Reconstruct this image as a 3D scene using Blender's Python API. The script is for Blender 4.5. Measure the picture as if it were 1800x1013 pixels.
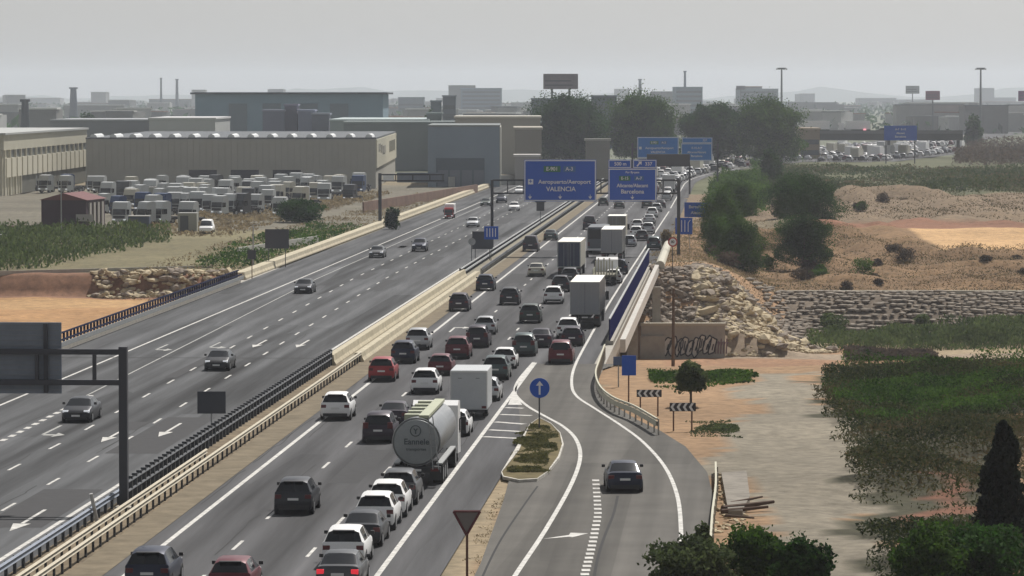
import bpy, bmesh, math, random
import numpy as np
from mathutils import Vector, Matrix, noise
for o in list(bpy.data.objects): bpy.data.objects.remove(o)
scn = bpy.context.scene
COL = scn.collection
R = math.radians
rnd = random.Random(7)

# ------------------------------------------------------------------ camera
F, H = 7000.0, 20.0                      # focal length in photo pixels, camera height in metres
TH = math.atan(340.5 / F)
cd = bpy.data.cameras.new('camera'); cam = bpy.data.objects.new('camera', cd); COL.objects.link(cam)
cam.location = (0, 0, H); cam.rotation_euler = (math.pi/2 - TH, 0, 0)
cd.sensor_width = 36; cd.lens = F/1800*36; cd.clip_start = 1; cd.clip_end = 40000
scn.camera = cam
# ------------------------------------------------------------------ sky, sun, exposure
SUN_AZ, SUN_EL = R(27), R(54)            # azimuth clockwise from +Y
w = bpy.data.worlds.new('World'); scn.world = w; w.use_nodes = True
nt = w.node_tree; bg = nt.nodes['Background']
sky = nt.nodes.new('ShaderNodeTexSky'); sky.sky_type = 'NISHITA'; sky.sun_disc = False
sky.sun_elevation = SUN_EL; sky.sun_rotation = SUN_AZ; sky.air_density = 1.0; sky.dust_density = 1.0; sky.ozone_density = 1
hs = nt.nodes.new('ShaderNodeHueSaturation'); hs.inputs['Saturation'].default_value = 0.18
nt.links.new(sky.outputs[0], hs.inputs['Color']); nt.links.new(hs.outputs[0], bg.inputs[0]); bg.inputs[1].default_value = 0.072
sl = bpy.data.lights.new('sun', 'SUN'); sun = bpy.data.objects.new('sun', sl); COL.objects.link(sun)
sl.energy = 4.7; sl.angle = R(0.6); sl.color = (1, .955, .90)
sd = Vector((math.sin(SUN_AZ)*math.cos(SUN_EL), math.cos(SUN_AZ)*math.cos(SUN_EL), math.sin(SUN_EL)))
sun.rotation_euler = sd.to_track_quat('Z', 'Y').to_euler()
scn.view_settings.view_transform = 'Standard'; scn.view_settings.look = 'None'
scn.view_settings.exposure = 0.08; scn.view_settings.gamma = 1; scn.view_settings.use_curve_mapping = False
scn.render.engine = 'CYCLES'
try:
    scn.cycles.volume_bounces = 3; scn.cycles.max_bounces = 6; scn.cycles.transparent_max_bounces = 8
except Exception: pass

# ------------------------------------------------------------------ coordinates
def P(px, py, z=0.0):                    # point of the level z seen at a photo pixel
    x = (px-900)/F; y = -(py-506.5)/F
    d = (x, math.cos(TH)+y*math.sin(TH), -math.sin(TH)+y*math.cos(TH))
    k = (z-H)/d[2]
    return (d[0]*k, d[1]*k)
def PZ(px, py, Y):                       # point at distance Y seen at a photo pixel
    x = (px-900)/F; y = -(py-506.5)/F
    d = (x, math.cos(TH)+y*math.sin(TH), -math.sin(TH)+y*math.cos(TH))
    k = Y/d[1]
    return (d[0]*k, Y, H+d[2]*k)
A0 = math.atan(392/F)
def ts(px, py, z=0):
    X, Y = P(px, py, z)
    return X*math.sin(A0)+Y*math.cos(A0), X*math.cos(A0)-Y*math.sin(A0)
# the motorway reference line: straight, then a right-hand bend
S0 = -22.0
def heading(t):
    if t < 880: return A0
    if t < 1180: return A0 + (R(14.0)-A0)*(t-880)/300
    return R(14.0) - R(3.5)*min(1, (t-1180)/500)
_tab = [(880*math.sin(A0)+S0*math.cos(A0), 880*math.cos(A0)-S0*math.sin(A0))]
for i in range(1, 700):
    h = heading(880+(i-.5)*4); p = _tab[-1]
    _tab.append((p[0]+4*math.sin(h), p[1]+4*math.cos(h)))
def road(t, s):
    if t <= 880: return (t*math.sin(A0)+s*math.cos(A0), t*math.cos(A0)-s*math.sin(A0))
    u = (t-880)/4; i = int(u); f = u-i
    a, b = _tab[i], _tab[i+1]; h = heading(t)
    return (a[0]+(b[0]-a[0])*f+(s-S0)*math.cos(h), a[1]+(b[1]-a[1])*f-(s-S0)*math.sin(h))

# ------------------------------------------------------------------ materials
MC = {}
def mat(name, col, rough=.7, metal=0., var=.0, scale=1., bump=0., emit=0., coat=0., stretch=None, spec=None, var2=0, scale2=.05):
    if name in MC: return MC[name]
    m = bpy.data.materials.new(name); m.use_nodes = True; n = m.node_tree; b = n.nodes['Principled BSDF']
    c = (*col, 1); b.inputs['Base Color'].default_value = c
    b.inputs['Roughness'].default_value = rough; b.inputs['Metallic'].default_value = metal
    if coat: b.inputs['Coat Weight'].default_value = coat; b.inputs['Coat Roughness'].default_value = .05
    if spec is None and rough >= .7: spec = .18
    if spec is not None: b.inputs['Specular IOR Level'].default_value = spec
    if emit: b.inputs['Emission Color'].default_value = c; b.inputs['Emission Strength'].default_value = emit
    if var or bump:
        g = n.nodes.new('ShaderNodeNewGeometry'); mp = n.nodes.new('ShaderNodeMapping')
        n.links.new(g.outputs['Position'], mp.inputs[0])
        if stretch: mp.inputs['Scale'].default_value = stretch; mp.inputs['Rotation'].default_value = (0, 0, A0)
        tx = n.nodes.new('ShaderNodeTexNoise'); tx.inputs['Scale'].default_value = scale; tx.inputs['Detail'].default_value = 6; tx.inputs['Roughness'].default_value = .65
        n.links.new(mp.outputs[0], tx.inputs['Vector'])
        if var:
            def mult(colin, fac, v):
                mr = n.nodes.new('ShaderNodeMapRange'); mr.inputs[1].default_value = .3; mr.inputs[2].default_value = .7
                mr.inputs[3].default_value = 1-v; mr.inputs[4].default_value = 1+v
                n.links.new(fac, mr.inputs[0])
                mx = n.nodes.new('ShaderNodeVectorMath'); mx.operation = 'SCALE'
                if colin is None: mx.inputs[0].default_value = col
                else: n.links.new(colin, mx.inputs[0])
                n.links.new(mr.outputs[0], mx.inputs['Scale'])
                return mx.outputs[0]
            out = mult(None, tx.outputs[0], var)
            if var2:
                t2 = n.nodes.new('ShaderNodeTexNoise'); t2.inputs['Scale'].default_value = scale2; t2.inputs['Detail'].default_value = 3
                n.links.new(g.outputs['Position'], t2.inputs['Vector']); out = mult(out, t2.outputs[0], var2)
            n.links.new(out, b.inputs['Base Color'])
        if bump:
            bp = n.nodes.new('ShaderNodeBump'); bp.inputs['Strength'].default_value = bump; bp.inputs['Distance'].default_value = .1
            n.links.new(tx.outputs[0], bp.inputs['Height']); n.links.new(bp.outputs[0], b.inputs['Normal'])
    MC[name] = m; return m
def leafmat(name, c1, c2, scale=.5, mid=None):
    if name in MC: return MC[name]
    m = bpy.data.materials.new(name); m.use_nodes = True; n = m.node_tree; b = n.nodes['Principled BSDF']
    g = n.nodes.new('ShaderNodeNewGeometry'); tx = n.nodes.new('ShaderNodeTexNoise'); tx.inputs['Scale'].default_value = scale; tx.inputs['Detail'].default_value = 5
    n.links.new(g.outputs['Position'], tx.inputs['Vector'])
    ad = n.nodes.new('ShaderNodeMath'); ad.operation = 'MULTIPLY_ADD'; ad.inputs[1].default_value = .2; ad.inputs[2].default_value = -.10
    n.links.new(g.outputs['Random Per Island'], ad.inputs[0])
    ad2 = n.nodes.new('ShaderNodeMath'); ad2.operation = 'ADD'; n.links.new(ad.outputs[0], ad2.inputs[0]); n.links.new(tx.outputs[0], ad2.inputs[1])
    cr = n.nodes.new('ShaderNodeValToRGB'); cr.color_ramp.elements[0].position = .3; cr.color_ramp.elements[1].position = .7
    cr.color_ramp.elements[0].color = (*c1, 1); cr.color_ramp.elements[1].color = (*c2, 1)
    n.links.new(ad2.outputs[0], cr.inputs[0]); n.links.new(cr.outputs[0], b.inputs['Base Color'])
    b.inputs['Roughness'].default_value = .8; b.inputs['Specular IOR Level'].default_value = .1
    tr = n.nodes.new('ShaderNodeBsdfTranslucent'); mx = n.nodes.new('ShaderNodeMixShader'); mx.inputs[0].default_value = .42
    n.links.new(cr.outputs[0], tr.inputs['Color']); n.links.new(b.outputs[0], mx.inputs[1]); n.links.new(tr.outputs[0], mx.inputs[2]); n.links.new(mx.outputs[0], n.nodes['Material Output'].inputs['Surface'])
    if mid:
        e = cr.color_ramp.elements.new(.5); e.color = (*mid, 1)
    MC[name] = m; return m

M_tyre = mat('tyre', (.02, .02, .02), .8)
M_rim = mat('rim', (.35, .36, .37), .35, .7)
M_glass = mat('car_glass', (.012, .014, .017), .12, 0, spec=.5)
M_black = mat('black_plastic', (.022, .022, .024), .55)
M_tail = mat('tail_lamp', (.10, .008, .010), .3)
M_taillit = mat('tail_lamp_lit', (.8, .03, .05), .3, emit=.6)
M_head = mat('head_lamp', (.85, .87, .9), .15, emit=.35)
M_plate = mat('plate', (.7, .7, .68), .5)
M_white = mat('road_paint', (.53, .52, .49), .7, var=.38, scale=2.2)
M_whiteold = mat('road_paint_worn', (.36, .36, .34), .75, var=.3, scale=2.0)
M_steel = mat('galvanised_steel', (.33, .34, .34), .5, .5, var=.15, scale=3)
M_rail = mat('rail_dusty', (.42, .38, .29), .6, .3, var=.15, scale=3)
M_dark = mat('dark_steel', (.045, .05, .058), .6, .2)
M_signback = mat('sign_back', (.20, .23, .28), .65, .2, var=.12, scale=1.5)
M_blue = mat('sign_blue', (.010, .085, .46), .6)
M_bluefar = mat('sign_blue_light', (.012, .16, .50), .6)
M_signw = mat('sign_white', (.68, .70, .72), .6)
M_green = mat('shield_green', (.015, .14, .07), .6)
M_conc = mat('concrete', (.36, .34, .30), .9, var=.15, scale=1.5, bump=.3)
M_cream = mat('cream_barrier', (.47, .42, .31), .9, var=.2, scale=1.2, bump=.3)
M_rust = mat('rusty_post', (.13, .07, .05), .8)
PAINT = {}
def paint(name, c, metal=.25):
    if name not in PAINT: PAINT[name] = mat('paint_'+name, c, .40, metal, coat=.18)
    return PAINT[name]
for k, c, mt in [('white', (.80, .80, .79), 0), ('silver', (.42, .43, .44), .5), ('grey', (.075, .078, .083), .4), ('darkgrey', (.02, .022, .028), .3), ('black', (.014, .015, .018), .2),
              ('navy', (.008, .013, .035), .3), ('blue', (.02, .05, .14), .3), ('red', (.30, .010, .014), .1), ('maroon', (.11, .006, .014), .15), ('plum', (.026, .016, .028), .3),
              ('green', (.035, .05, .04), .3), ('teal', (.06, .085, .085), .4), ('cream', (.50, .48, .40), 0), ('beige', (.3, .28, .23), .3), ('orange', (.35, .08, .02), 0)]:
    paint(k, c, mt)

# ------------------------------------------------------------------ mesh helper
class MB:
    def __init__(s): s.v = []; s.f = []; s.m = []
    def face(s, pts, m=0):
        i = len(s.v); s.v += [tuple(p) for p in pts]; s.f.append(list(range(i, i+len(pts)))); s.m.append(m); return s
    def box(s, x0, x1, y0, y1, z0, z1, m=0, mtop=None, M=None):
        c = [(x0, y0, z0), (x1, y0, z0), (x1, y1, z0), (x0, y1, z0), (x0, y0, z1), (x1, y0, z1), (x1, y1, z1), (x0, y1, z1)]
        if M: c = [tuple(M @ Vector(p)) for p in c]
        i = len(s.v); s.v += c
        for k, q in enumerate([(0, 3, 2, 1), (4, 5, 6, 7), (0, 1, 5, 4), (1, 2, 6, 5), (2, 3, 7, 6), (3, 0, 4, 7)]):
            s.f.append([i+a for a in q]); s.m.append(mtop if (mtop is not None and k == 1) else m)
        return s
    def tube(s, a, b, r, n=8, r2=None, m=0, cap=True):
        a = Vector(a); b = Vector(b); r2 = r if r2 is None else r2
        d = (b-a).normalized(); u = d.orthogonal().normalized(); w_ = d.cross(u)
        i = len(s.v)
        for p, rr in ((a, r), (b, r2)):
            for k in range(n):
                q = 2*math.pi*k/n; s.v.append(tuple(p+u*math.cos(q)*rr+w_*math.sin(q)*rr))
        for k in range(n):
            k2 = (k+1) % n; s.f.append([i+k, i+k2, i+n+k2, i+n+k]); s.m.append(m)
        if cap: s.f.append([i+k for k in range(n)][::-1]); s.m.append(m); s.f.append([i+n+k for k in range(n)]); s.m.append(m)
        return s
    def obj(s, name, mats, parent=None, smooth=False, loc=None, bevel=0):
        me = bpy.data.meshes.new(name); me.from_pydata(s.v, [], s.f)
        for m in (mats if isinstance(mats, (list, tuple)) else [mats]): me.materials.append(m)
        me.polygons.foreach_set('material_index', s.m)
        if smooth: me.polygons.foreach_set('use_smooth', [True]*len(s.f))
        me.update()
        bm = bmesh.new(); bm.from_mesh(me)
        if smooth: bmesh.ops.remove_doubles(bm, verts=bm.verts, dist=1e-4)
        bmesh.ops.recalc_face_normals(bm, faces=bm.faces) if len(s.f) > 1 else None
        if smooth:
            for e in bm.edges:
                if len(e.link_faces) == 2 and e.calc_face_angle(0) > R(38): e.smooth = False
        bm.to_mesh(me); bm.free()
        o = bpy.data.objects.new(name, me); COL.objects.link(o)
        if parent: o.parent = parent
        if loc: o.location = loc
        if bevel:
            b = o.modifiers.new('bevel', 'BEVEL'); b.width = bevel; b.segments = 2; b.limit_method = 'ANGLE'
        return o
def tag(o, label=None, cat=None, group=None, kind=None):
    if label: o['label'] = label
    if cat: o['category'] = cat
    if group: o['group'] = group
    if kind: o['kind'] = kind
    return o
def empty(name, loc=(0, 0, 0), rz=0, label=None, cat=None, group=None):
    o = bpy.data.objects.new(name, None); COL.objects.link(o); o.location = loc; o.rotation_euler = (0, 0, rz); o.empty_display_size = .3
    return tag(o, label, cat, group)
def struct(name, mb, mats, **k): return tag(mb.obj(name, mats, **k), kind='structure')
def kids(o): return KIDS.get(o.name) or [c for c in o.children]
KIDS = {}
def copy_tree(o, parent=None):
    c = o.copy(); COL.objects.link(c); c.parent = parent
    for ch in kids(o): copy_tree(ch, c)
    return c
def text(body, size, parent, m, loc, rot=(math.pi/2, 0, 0), name='lettering', align='CENTER', sx=1, ext=.004):
    cu = bpy.data.curves.new(name, 'FONT'); cu.body = body; cu.size = size; cu.align_x = align; cu.align_y = 'CENTER'; cu.extrude = ext; cu.offset = size*.018
    t = bpy.data.objects.new(name, cu); COL.objects.link(t)
    me = bpy.data.meshes.new_from_object(t); bpy.data.objects.remove(t)
    o = bpy.data.objects.new(name, me); COL.objects.link(o); me.materials.clear(); me.materials.append(m)
    o.parent = parent; o.location = loc; o.rotation_euler = rot; o.scale = (sx, 1, 1); return o

# ------------------------------------------------------------------ terrain
def smooth(a, b, x):
    u = np.clip((x-a)/(b-a), 0, 1); return u*u*(3-2*u)
def vnoise(X, Y, sc, seed=0):            # cheap smooth value noise
    g = np.random.RandomState(seed).rand(64, 64)
    x = X/sc % 64; y = Y/sc % 64; xi = x.astype(int); yi = y.astype(int); fx = x-xi; fy = y-yi
    fx = fx*fx*(3-2*fx); fy = fy*fy*(3-2*fy); x1 = (xi+1) % 64; y1 = (yi+1) % 64; xi %= 64; yi %= 64
    return (g[xi, yi]*(1-fx)*(1-fy)+g[x1, yi]*fx*(1-fy)+g[xi, y1]*(1-fx)*fy+g[x1, y1]*fx*fy)-.5
def hgt(X, Y):
    X = np.asarray(X, float); Y = np.asarray(Y, float)
    S = X*math.cos(A0)-Y*math.sin(A0)
    lr = smooth(-50, -14, S)             # 0 on the left of the bridge, 1 on the right
    floor = -3.0-6.0*lr
    near = 268+26*lr; far = 452-10*lr
    z = np.where(Y < near, 0, np.where(Y < near+14, floor*smooth(near, near+14, Y), floor))
    # left far bank
    zl = floor+(-.5-floor)*smooth(far, far+2.5, Y)
    zl = np.where(Y > far+2.5, -.5+.5*smooth(far+10, far+80, Y), zl)
    # right far bank: rubble slope close to the road, terraces farther out
    q = smooth(22, 34, X)
    zr1 = -9+3*smooth(440, 441, Y)+6*smooth(442, 455, Y)
    zr2 = -9+.5*smooth(450, 464, Y)+4.6*smooth(464, 482, Y)+2.9*smooth(484, 560, Y)+1.0*smooth(560, 600, Y)
    zr = zr1*(1-q)+zr2*q
    z = np.where(Y > far-4, zl*(1-lr)+zr*lr, z)
    off = smooth(-9, -5, S)+smooth(-53, -57, S)      # away from the roads
    off = np.clip(off, 0, 1)*np.where((S > -20) & (Y < 330), smooth(11.5, 17, X), 1)
    z = z+off*(vnoise(X, Y, 9, 1)*.5+vnoise(X, Y, 3, 2)*.25)
    roadm = (S > -54) & (S < -8.5) & (Y < near)
    ro = smooth(30, 40, X)*smooth(484, 495, Y)*smooth(830, 760, Y)*(1-smooth(545, 555, Y)*smooth(622, 612, Y)*smooth(56, 60, X))
    z = z+ro*(np.abs(vnoise(X, Y, 7, 31))*2.6-.4+vnoise(X, Y, 2.6, 32)*.7)
    # mounds on the right
    z = z+np.where((X > 55) & (Y > 620) & (Y < 800), 2.6*smooth(55, 62, X)*smooth(640, 720, Y)*smooth(800, 730, Y)*(.5+vnoise(X, Y, 12, 5)*1.6)*smooth(88, 76, X), 0)
    z = np.where(roadm, 0, z)
    return z-.12
def inpoly(X, Y, poly):
    r = np.zeros(X.shape, bool); n = len(poly)
    for i in range(n):
        x0, y0 = poly[i]; x1, y1 = poly[(i+1) % n]
        if y0 == y1: continue
        c = ((y0 > Y) != (y1 > Y)) & (X < (x1-x0)*(Y-y0)/(y1-y0)+x0); r ^= c
    return r
def terrain():
    xs = np.concatenate([[-4000, -2500, -1500, -900, -500, -350, -260, -200, -160, -130], np.arange(-110, 121, 1.0), [130, 150, 180, 230, 300, 400, 600, 900, 1500, 2500, 4000]])
    ys = np.concatenate([[-400, -100, 40, 90, 120, 140], np.arange(150, 620, 1.0), np.arange(620, 900, 4.0), np.arange(900, 1500, 20.), np.geomspace(1500, 12500, 24)])
    X, Y = np.meshgrid(xs, ys); Z = hgt(X, Y)
    nx, ny = len(xs), len(ys)
    v = np.stack([X, Y, Z], -1).reshape(-1, 3)
    i = np.arange(nx*ny).reshape(ny, nx)
    f = np.stack([i[:-1, :-1], i[:-1, 1:], i[1:, 1:], i[1:, :-1]], -1).reshape(-1, 4)
    me = bpy.data.meshes.new('ground')
    me.vertices.add(len(v)); me.vertices.foreach_set('co', v.ravel())
    me.loops.add(f.size); me.loops.foreach_set('vertex_index', f.ravel().astype(np.int32))
    me.polygons.add(len(f)); me.polygons.foreach_set('loop_start', np.arange(0, f.size, 4, dtype=np.int32))
    me.polygons.foreach_set('use_smooth', np.ones(len(f), bool))
    me.update(calc_edges=True)
    # soils: dry earth, orange earth, pale track, grey rubble soil, green ground cover
    Xw = X+vnoise(X, Y, 5, 8)*5+vnoise(X, Y, 2, 9)*2; Yw = Y+vnoise(X, Y, 7, 10)*9+vnoise(X, Y, 2.5, 11)*3
    S = Xw*math.cos(A0)-Yw*math.sin(A0)
    C = np.zeros(X.shape+(3,)); C[:] = (.19, .16, .105)
    n1 = vnoise(X, Y, 14, 3)+vnoise(X, Y, 4, 4)*.5
    C += n1[..., None]*np.array([.06, .045, .03])
    def put(mask, col): C[mask] = np.array(col)+ (n1[mask][:, None])*np.array(col)*.35
    far = Y > 1000; put(far, (.13, .14, .10))
    put((S < -56) & (Y > 450) & (Y < 620), (.17, .15, .085))
    put((S < -56) & (Y >= 590) & (Y < 880), (.145, .132, .10))
    put((S < -52) & (Y > 268) & (Y < 452), (.37, .215, .10))
    put((S < -52) & (Y > 430) & (Y < 447), (.40, .25, .12))
    put((S < -52) & (Y < 380) & (Y > 268), (.44, .33, .19))
    put((S < -53.5) & (Y >= 449) & (Y < 460), (.22, .12, .075))
    # right side
    rt = S > -10.5
    put(rt & (Y < 300), (.27, .175, .10))
    put(rt & (Y >= 296) & (Y < 480), (.30, .19, .11))
    put(rt & (Y >= 415) & (Y < 438) & (X > 16), (.29, .17, .10)); put(rt & (Y >= 438) & (Y < 447) & (X > 16), (.27, .21, .15))
    put(rt & (X > 40) & (Y > 445) & (Y < 466), (.32, .25, .16))
    put(rt & (Y >= 462) & (Y < 483) & (X > 32), (.15, .12, .09)); put(rt & (Y >= 483) & (Y < 600), (.20, .125, .065))
    put(rt & (Y >= 545) & (Y < 620) & (X > 59), (.47, .30, .15))
    put(rt & (Y >= 620) & (Y < 800), (.19, .14, .09))
    put(rt & (Y >= 600) & (Y < 625) & (X > 45), (.2, .10, .06))
    put(rt & (Y >= 800) & (Y < 1300), (.10, .105, .055))
    pathp = [P(*p) for p in [(1330, 1100), (1545, 1100), (1530, 960), (1500, 850), (1470, 760), (1430, 690), (1425, 650), (1330, 650), (1310, 700), (1300, 760), (1260, 800), (1270, 830), (1320, 835), (1325, 900), (1330, 1000)]]
    put(inpoly(Xw, Yw, pathp), (.215, .19, .145))
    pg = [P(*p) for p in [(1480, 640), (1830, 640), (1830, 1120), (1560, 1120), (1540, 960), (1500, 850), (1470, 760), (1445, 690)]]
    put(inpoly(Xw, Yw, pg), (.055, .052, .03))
    put(inpoly(Xw, Yw, [P(*p) for p in [(1650, 830), (1730, 830), (1730, 930), (1650, 930)]]), (.17, .08, .05))
    sp = [P(*p) for p in [(740, 1060), (775, 1013), (905, 760), (925, 760), (905, 850), (830, 1060)]]
    put(inpoly(X, Y, sp), (.27, .215, .14))
    
    ca = me.color_attributes.new('soil', 'FLOAT_COLOR', 'POINT')
    cc = np.ones((nx*ny, 4)); cc[:, :3] = np.clip(C.reshape(-1, 3), .01, .9); ca.data.foreach_set('color', cc.ravel())
    m = mat('earth', (.3, .2, .1), .95, bump=.6, scale=.8); n = m.node_tree; b = n.nodes['Principled BSDF']
    at = n.nodes.new('ShaderNodeAttribute'); at.attribute_name = 'soil'
    g = n.nodes.new('ShaderNodeNewGeometry'); t = n.nodes.new('ShaderNodeTexNoise'); t.inputs['Scale'].default_value = 1.1; t.inputs['Detail'].default_value = 8; t.inputs['Roughness'].default_value = .7
    n.links.new(g.outputs['Position'], t.inputs['Vector'])
    mr = n.nodes.new('ShaderNodeMapRange'); mr.inputs[1].default_value = .3; mr.inputs[2].default_value = .7; mr.inputs[3].default_value = .62; mr.inputs[4].default_value = 1.35
    n.links.new(t.outputs[0], mr.inputs[0]); sc = n.nodes.new('ShaderNodeVectorMath'); sc.operation = 'SCALE'
    n.links.new(at.outputs['Color'], sc.inputs[0]); n.links.new(mr.outputs[0], sc.inputs['Scale']); n.links.new(sc.outputs[0], b.inputs['Base Color'])
    me.materials.append(m)
    o = bpy.data.objects.new('ground', me); COL.objects.link(o); tag(o, kind='structure')
terrain()

# ------------------------------------------------------------------ roads and painted markings
M_asph = mat('asphalt', (.066, .066, .069), .85, var=.13, scale=1.0, stretch=(1.6, .06, 1), var2=.10, scale2=.04)
M_asph2 = mat('asphalt_left', (.064, .066, .069), .85, var=.16, scale=1.0, stretch=(1.4, .05, 1), var2=.10, scale2=.03)
M_ramp = mat('asphalt_ramp', (.094, .089, .08), .88, var=.12, scale=.35, var2=.08, scale2=.12)
M_shoulder = mat('asphalt_shoulder', (.12, .108, .092), .9, var=.15, scale=.6)
def wear(m, lane0, k=1.0):
    n = m.node_tree; b = n.nodes['Principled BSDF']; src = b.inputs['Base Color'].links[0].from_socket
    g = n.nodes.new('ShaderNodeNewGeometry'); mp = n.nodes.new('ShaderNodeMapping'); mp.inputs['Rotation'].default_value = (0, 0, A0); n.links.new(g.outputs['Position'], mp.inputs[0])
    sx = n.nodes.new('ShaderNodeSeparateXYZ'); n.links.new(mp.outputs[0], sx.inputs[0])
    def mth(op, *a):
        q = n.nodes.new('ShaderNodeMath'); q.operation = op
        for i, v in enumerate(a):
            if isinstance(v, (int, float)): q.inputs[i].default_value = v
            else: n.links.new(v, q.inputs[i])
        return q.outputs[0]
    u = mth('SUBTRACT', sx.outputs[0], lane0)
    oil = mth('COSINE', mth('MULTIPLY', u, 2*math.pi/3.5)); tyre = mth('COSINE', mth('MULTIPLY', u, 4*math.pi/3.5))
    mp2 = n.nodes.new('ShaderNodeMapping'); mp2.inputs['Scale'].default_value = (.28, .012, 1); n.links.new(mp.outputs[0], mp2.inputs[0])
    vo = n.nodes.new('ShaderNodeTexVoronoi'); vo.inputs['Scale'].default_value = 1; vo.distance = 'CHEBYCHEV'; n.links.new(mp2.outputs[0], vo.inputs['Vector'])
    sv = n.nodes.new('ShaderNodeSeparateColor'); n.links.new(vo.outputs['Color'], sv.inputs[0])
    mp3 = n.nodes.new('ShaderNodeMapping'); mp3.inputs['Scale'].default_value = (.9, .02, 1); n.links.new(mp.outputs[0], mp3.inputs[0])
    no = n.nodes.new('ShaderNodeTexNoise'); no.inputs['Scale'].default_value = 1; no.inputs['Detail'].default_value = 5; n.links.new(mp3.outputs[0], no.inputs['Vector'])
    f = mth('ADD', mth('MULTIPLY', oil, -.07*k), mth('MULTIPLY', tyre, .05*k)); f = mth('ADD', f, mth('MULTIPLY', mth('SUBTRACT', sv.outputs[0], .5), .20*k)); f = mth('ADD', f, mth('MULTIPLY', mth('SUBTRACT', no.outputs[0], .5), .9*k)); f = mth('ADD', f, 1.0)
    sc = n.nodes.new('ShaderNodeVectorMath'); sc.operation = 'SCALE'; n.links.new(src, sc.inputs[0]); n.links.new(f, sc.inputs['Scale']); n.links.new(sc.outputs[0], b.inputs['Base Color'])
wear(M_asph, -23.6, 2.2); wear(M_asph2, -33.3, 2.6); wear(M_ramp, 2.0, 1.3)
def strip(t0, t1, s0, s1, z, step=10.):
    mb = MB(); n = max(1, int((t1-t0)/step))
    f0 = s0 if callable(s0) else (lambda t: s0); f1 = s1 if callable(s1) else (lambda t: s1)
    for i in range(n):
        a = t0+(t1-t0)*i/n; b = t0+(t1-t0)*(i+1)/n
        mb.face([(*road(a, f0(a)), z), (*road(a, f1(a)), z), (*road(b, f1(b)), z), (*road(b, f0(b)), z)])
    return mb
def redge(t): return -12.2 if t < 236 else (-10.4 if t < 470 else -9.0)
struct('right_carriageway', strip(60, 3000, -27.3, redge, 0.0), M_asph)
struct('left_carriageway', strip(60, 3000, lambda t: -51.3 if t < 300 else -52.4, -30.1, 0.0), M_asph2)
def poly(name, px, z, m, extra=None):
    mb = MB(); mb.face([(*P(*p), z) for p in px]); 
    me = mb.obj(name, m); bm = bmesh.new(); bm.from_mesh(me.data); bmesh.ops.triangulate(bm, faces=bm.faces)
    for f in bm.faces:
        if f.normal.z < 0: f.normal_flip()
    bm.to_mesh(me.data); bm.free(); return tag(me, kind='structure')
poly('slip_road', [(790, 1100), (845, 990), (885, 880), (915, 770), (913, 725), (908, 695), (918, 672), (945, 640), (1085, 640), (1057, 650), (1050, 668), (1056, 690), (1078, 712), (1120, 738), (1160, 757), (1205, 785), (1243, 830), (1256, 880), (1250, 930), (1240, 1013), (1236, 1100)], .004, M_ramp)
mk = MB(); mkw = MB(); tar = MB()
def pline(pts, w_, mb, z=.010, px=True):
    q = [Vector((*P(*p), z)) if px else Vector((*p, z)) for p in pts]
    # Catmull-Rom smoothing
    out = []
    for i in range(len(q)-1):
        p0 = q[max(i-1, 0)]; p1 = q[i]; p2 = q[i+1]; p3 = q[min(i+2, len(q)-1)]
        for k in range(6):
            t = k/6; out.append(.5*((2*p1)+(p2-p0)*t+(2*p0-5*p1+4*p2-p3)*t*t+(3*p1-p0-3*p2+p3)*t**3))
    out.append(q[-1]); L = []
    for i, p in enumerate(out):
        d = (out[min(i+1, len(out)-1)]-out[max(i-1, 0)]); d.z = 0; d.normalize(); nn = Vector((d.y, -d.x, 0))
        L.append((p-nn*w_/2, p+nn*w_/2))
    for a, b in zip(L, L[1:]): mb.face([a[0], a[1], b[1], b[0]])
def line(t0, t1, s, w_=.2, mb=mk, dash=None, z=.010):
    fs = s if callable(s) else (lambda t: s)
    if dash is None:
        n = int((t1-t0)/12)+1
        for i in range(n):
            a = t0+(t1-t0)*i/n; b = t0+(t1-t0)*(i+1)/n
            mb.face([(*road(a, fs(a)-w_/2), z), (*road(a, fs(a)+w_/2), z), (*road(b, fs(b)+w_/2), z), (*road(b, fs(b)-w_/2), z)])
    else:
        L, P_, ph = dash; t = t0+ph
        while t < t1:
            mb.face([(*road(t, fs(t)-w_/2), z), (*road(t, fs(t)+w_/2), z), (*road(t+L, fs(t+L)+w_/2), z), (*road(t+L, fs(t+L)-w_/2), z)]); t += P_
line(80, 2400, -25.3, .24)
line(80, 2400, -22.0, .16, dash=(3.6, 12.75, 4.0)); line(80, 2400, -18.45, .16, dash=(3.6, 12.75, 1.5))
line(80, 296, -14.82, .24); line(330, 2400, -14.9, .15, dash=(3.6, 12.75, 3))
line(700, 2400, -11.3, .2)
def l1(t): return -35.15 if t < 230 else (-35.15-2.75*(t-230)/200 if t < 430 else -37.9)
line(80, 2400, -31.5, .24); line(80, 2400, l1, .16, dash=(3.6, 12.75, 7)); line(80, 2400, lambda t: l1(t)-3.45, .16, dash=(3.6, 12.75, 2))
line(160, 262, lambda t: l1(t)-7.1, .35, dash=(1.4, 2.8, 0)); line(262, 1500, lambda t: l1(t)-7.4, .13, mb=mkw)
line(80, 1800, -47.2, .2, mb=mk)
for wdt, pts in [(.22, [(880, 1060), (905, 1013), (960, 930), (1005, 850), (1020, 803), (1012, 772), (990, 750), (960, 733), (930, 716), (911, 700), (905, 688), (912, 668), (938, 637)]),
                 (.20, [(1193, 1060), (1196, 1000), (1197, 930), (1190, 870), (1168, 820), (1130, 777), (1090, 747), (1045, 718), (1014, 697), (1005, 676), (1010, 645), (1033, 600), (1073, 530), (1118, 460), (1176, 372)])]:
    pline(pts, wdt, mk)
mk.face([(*P(*p), .0105) for p in [(893, 712), (918, 712), (909, 698), (905, 688), (905, 676), (902, 690)]])
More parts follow.
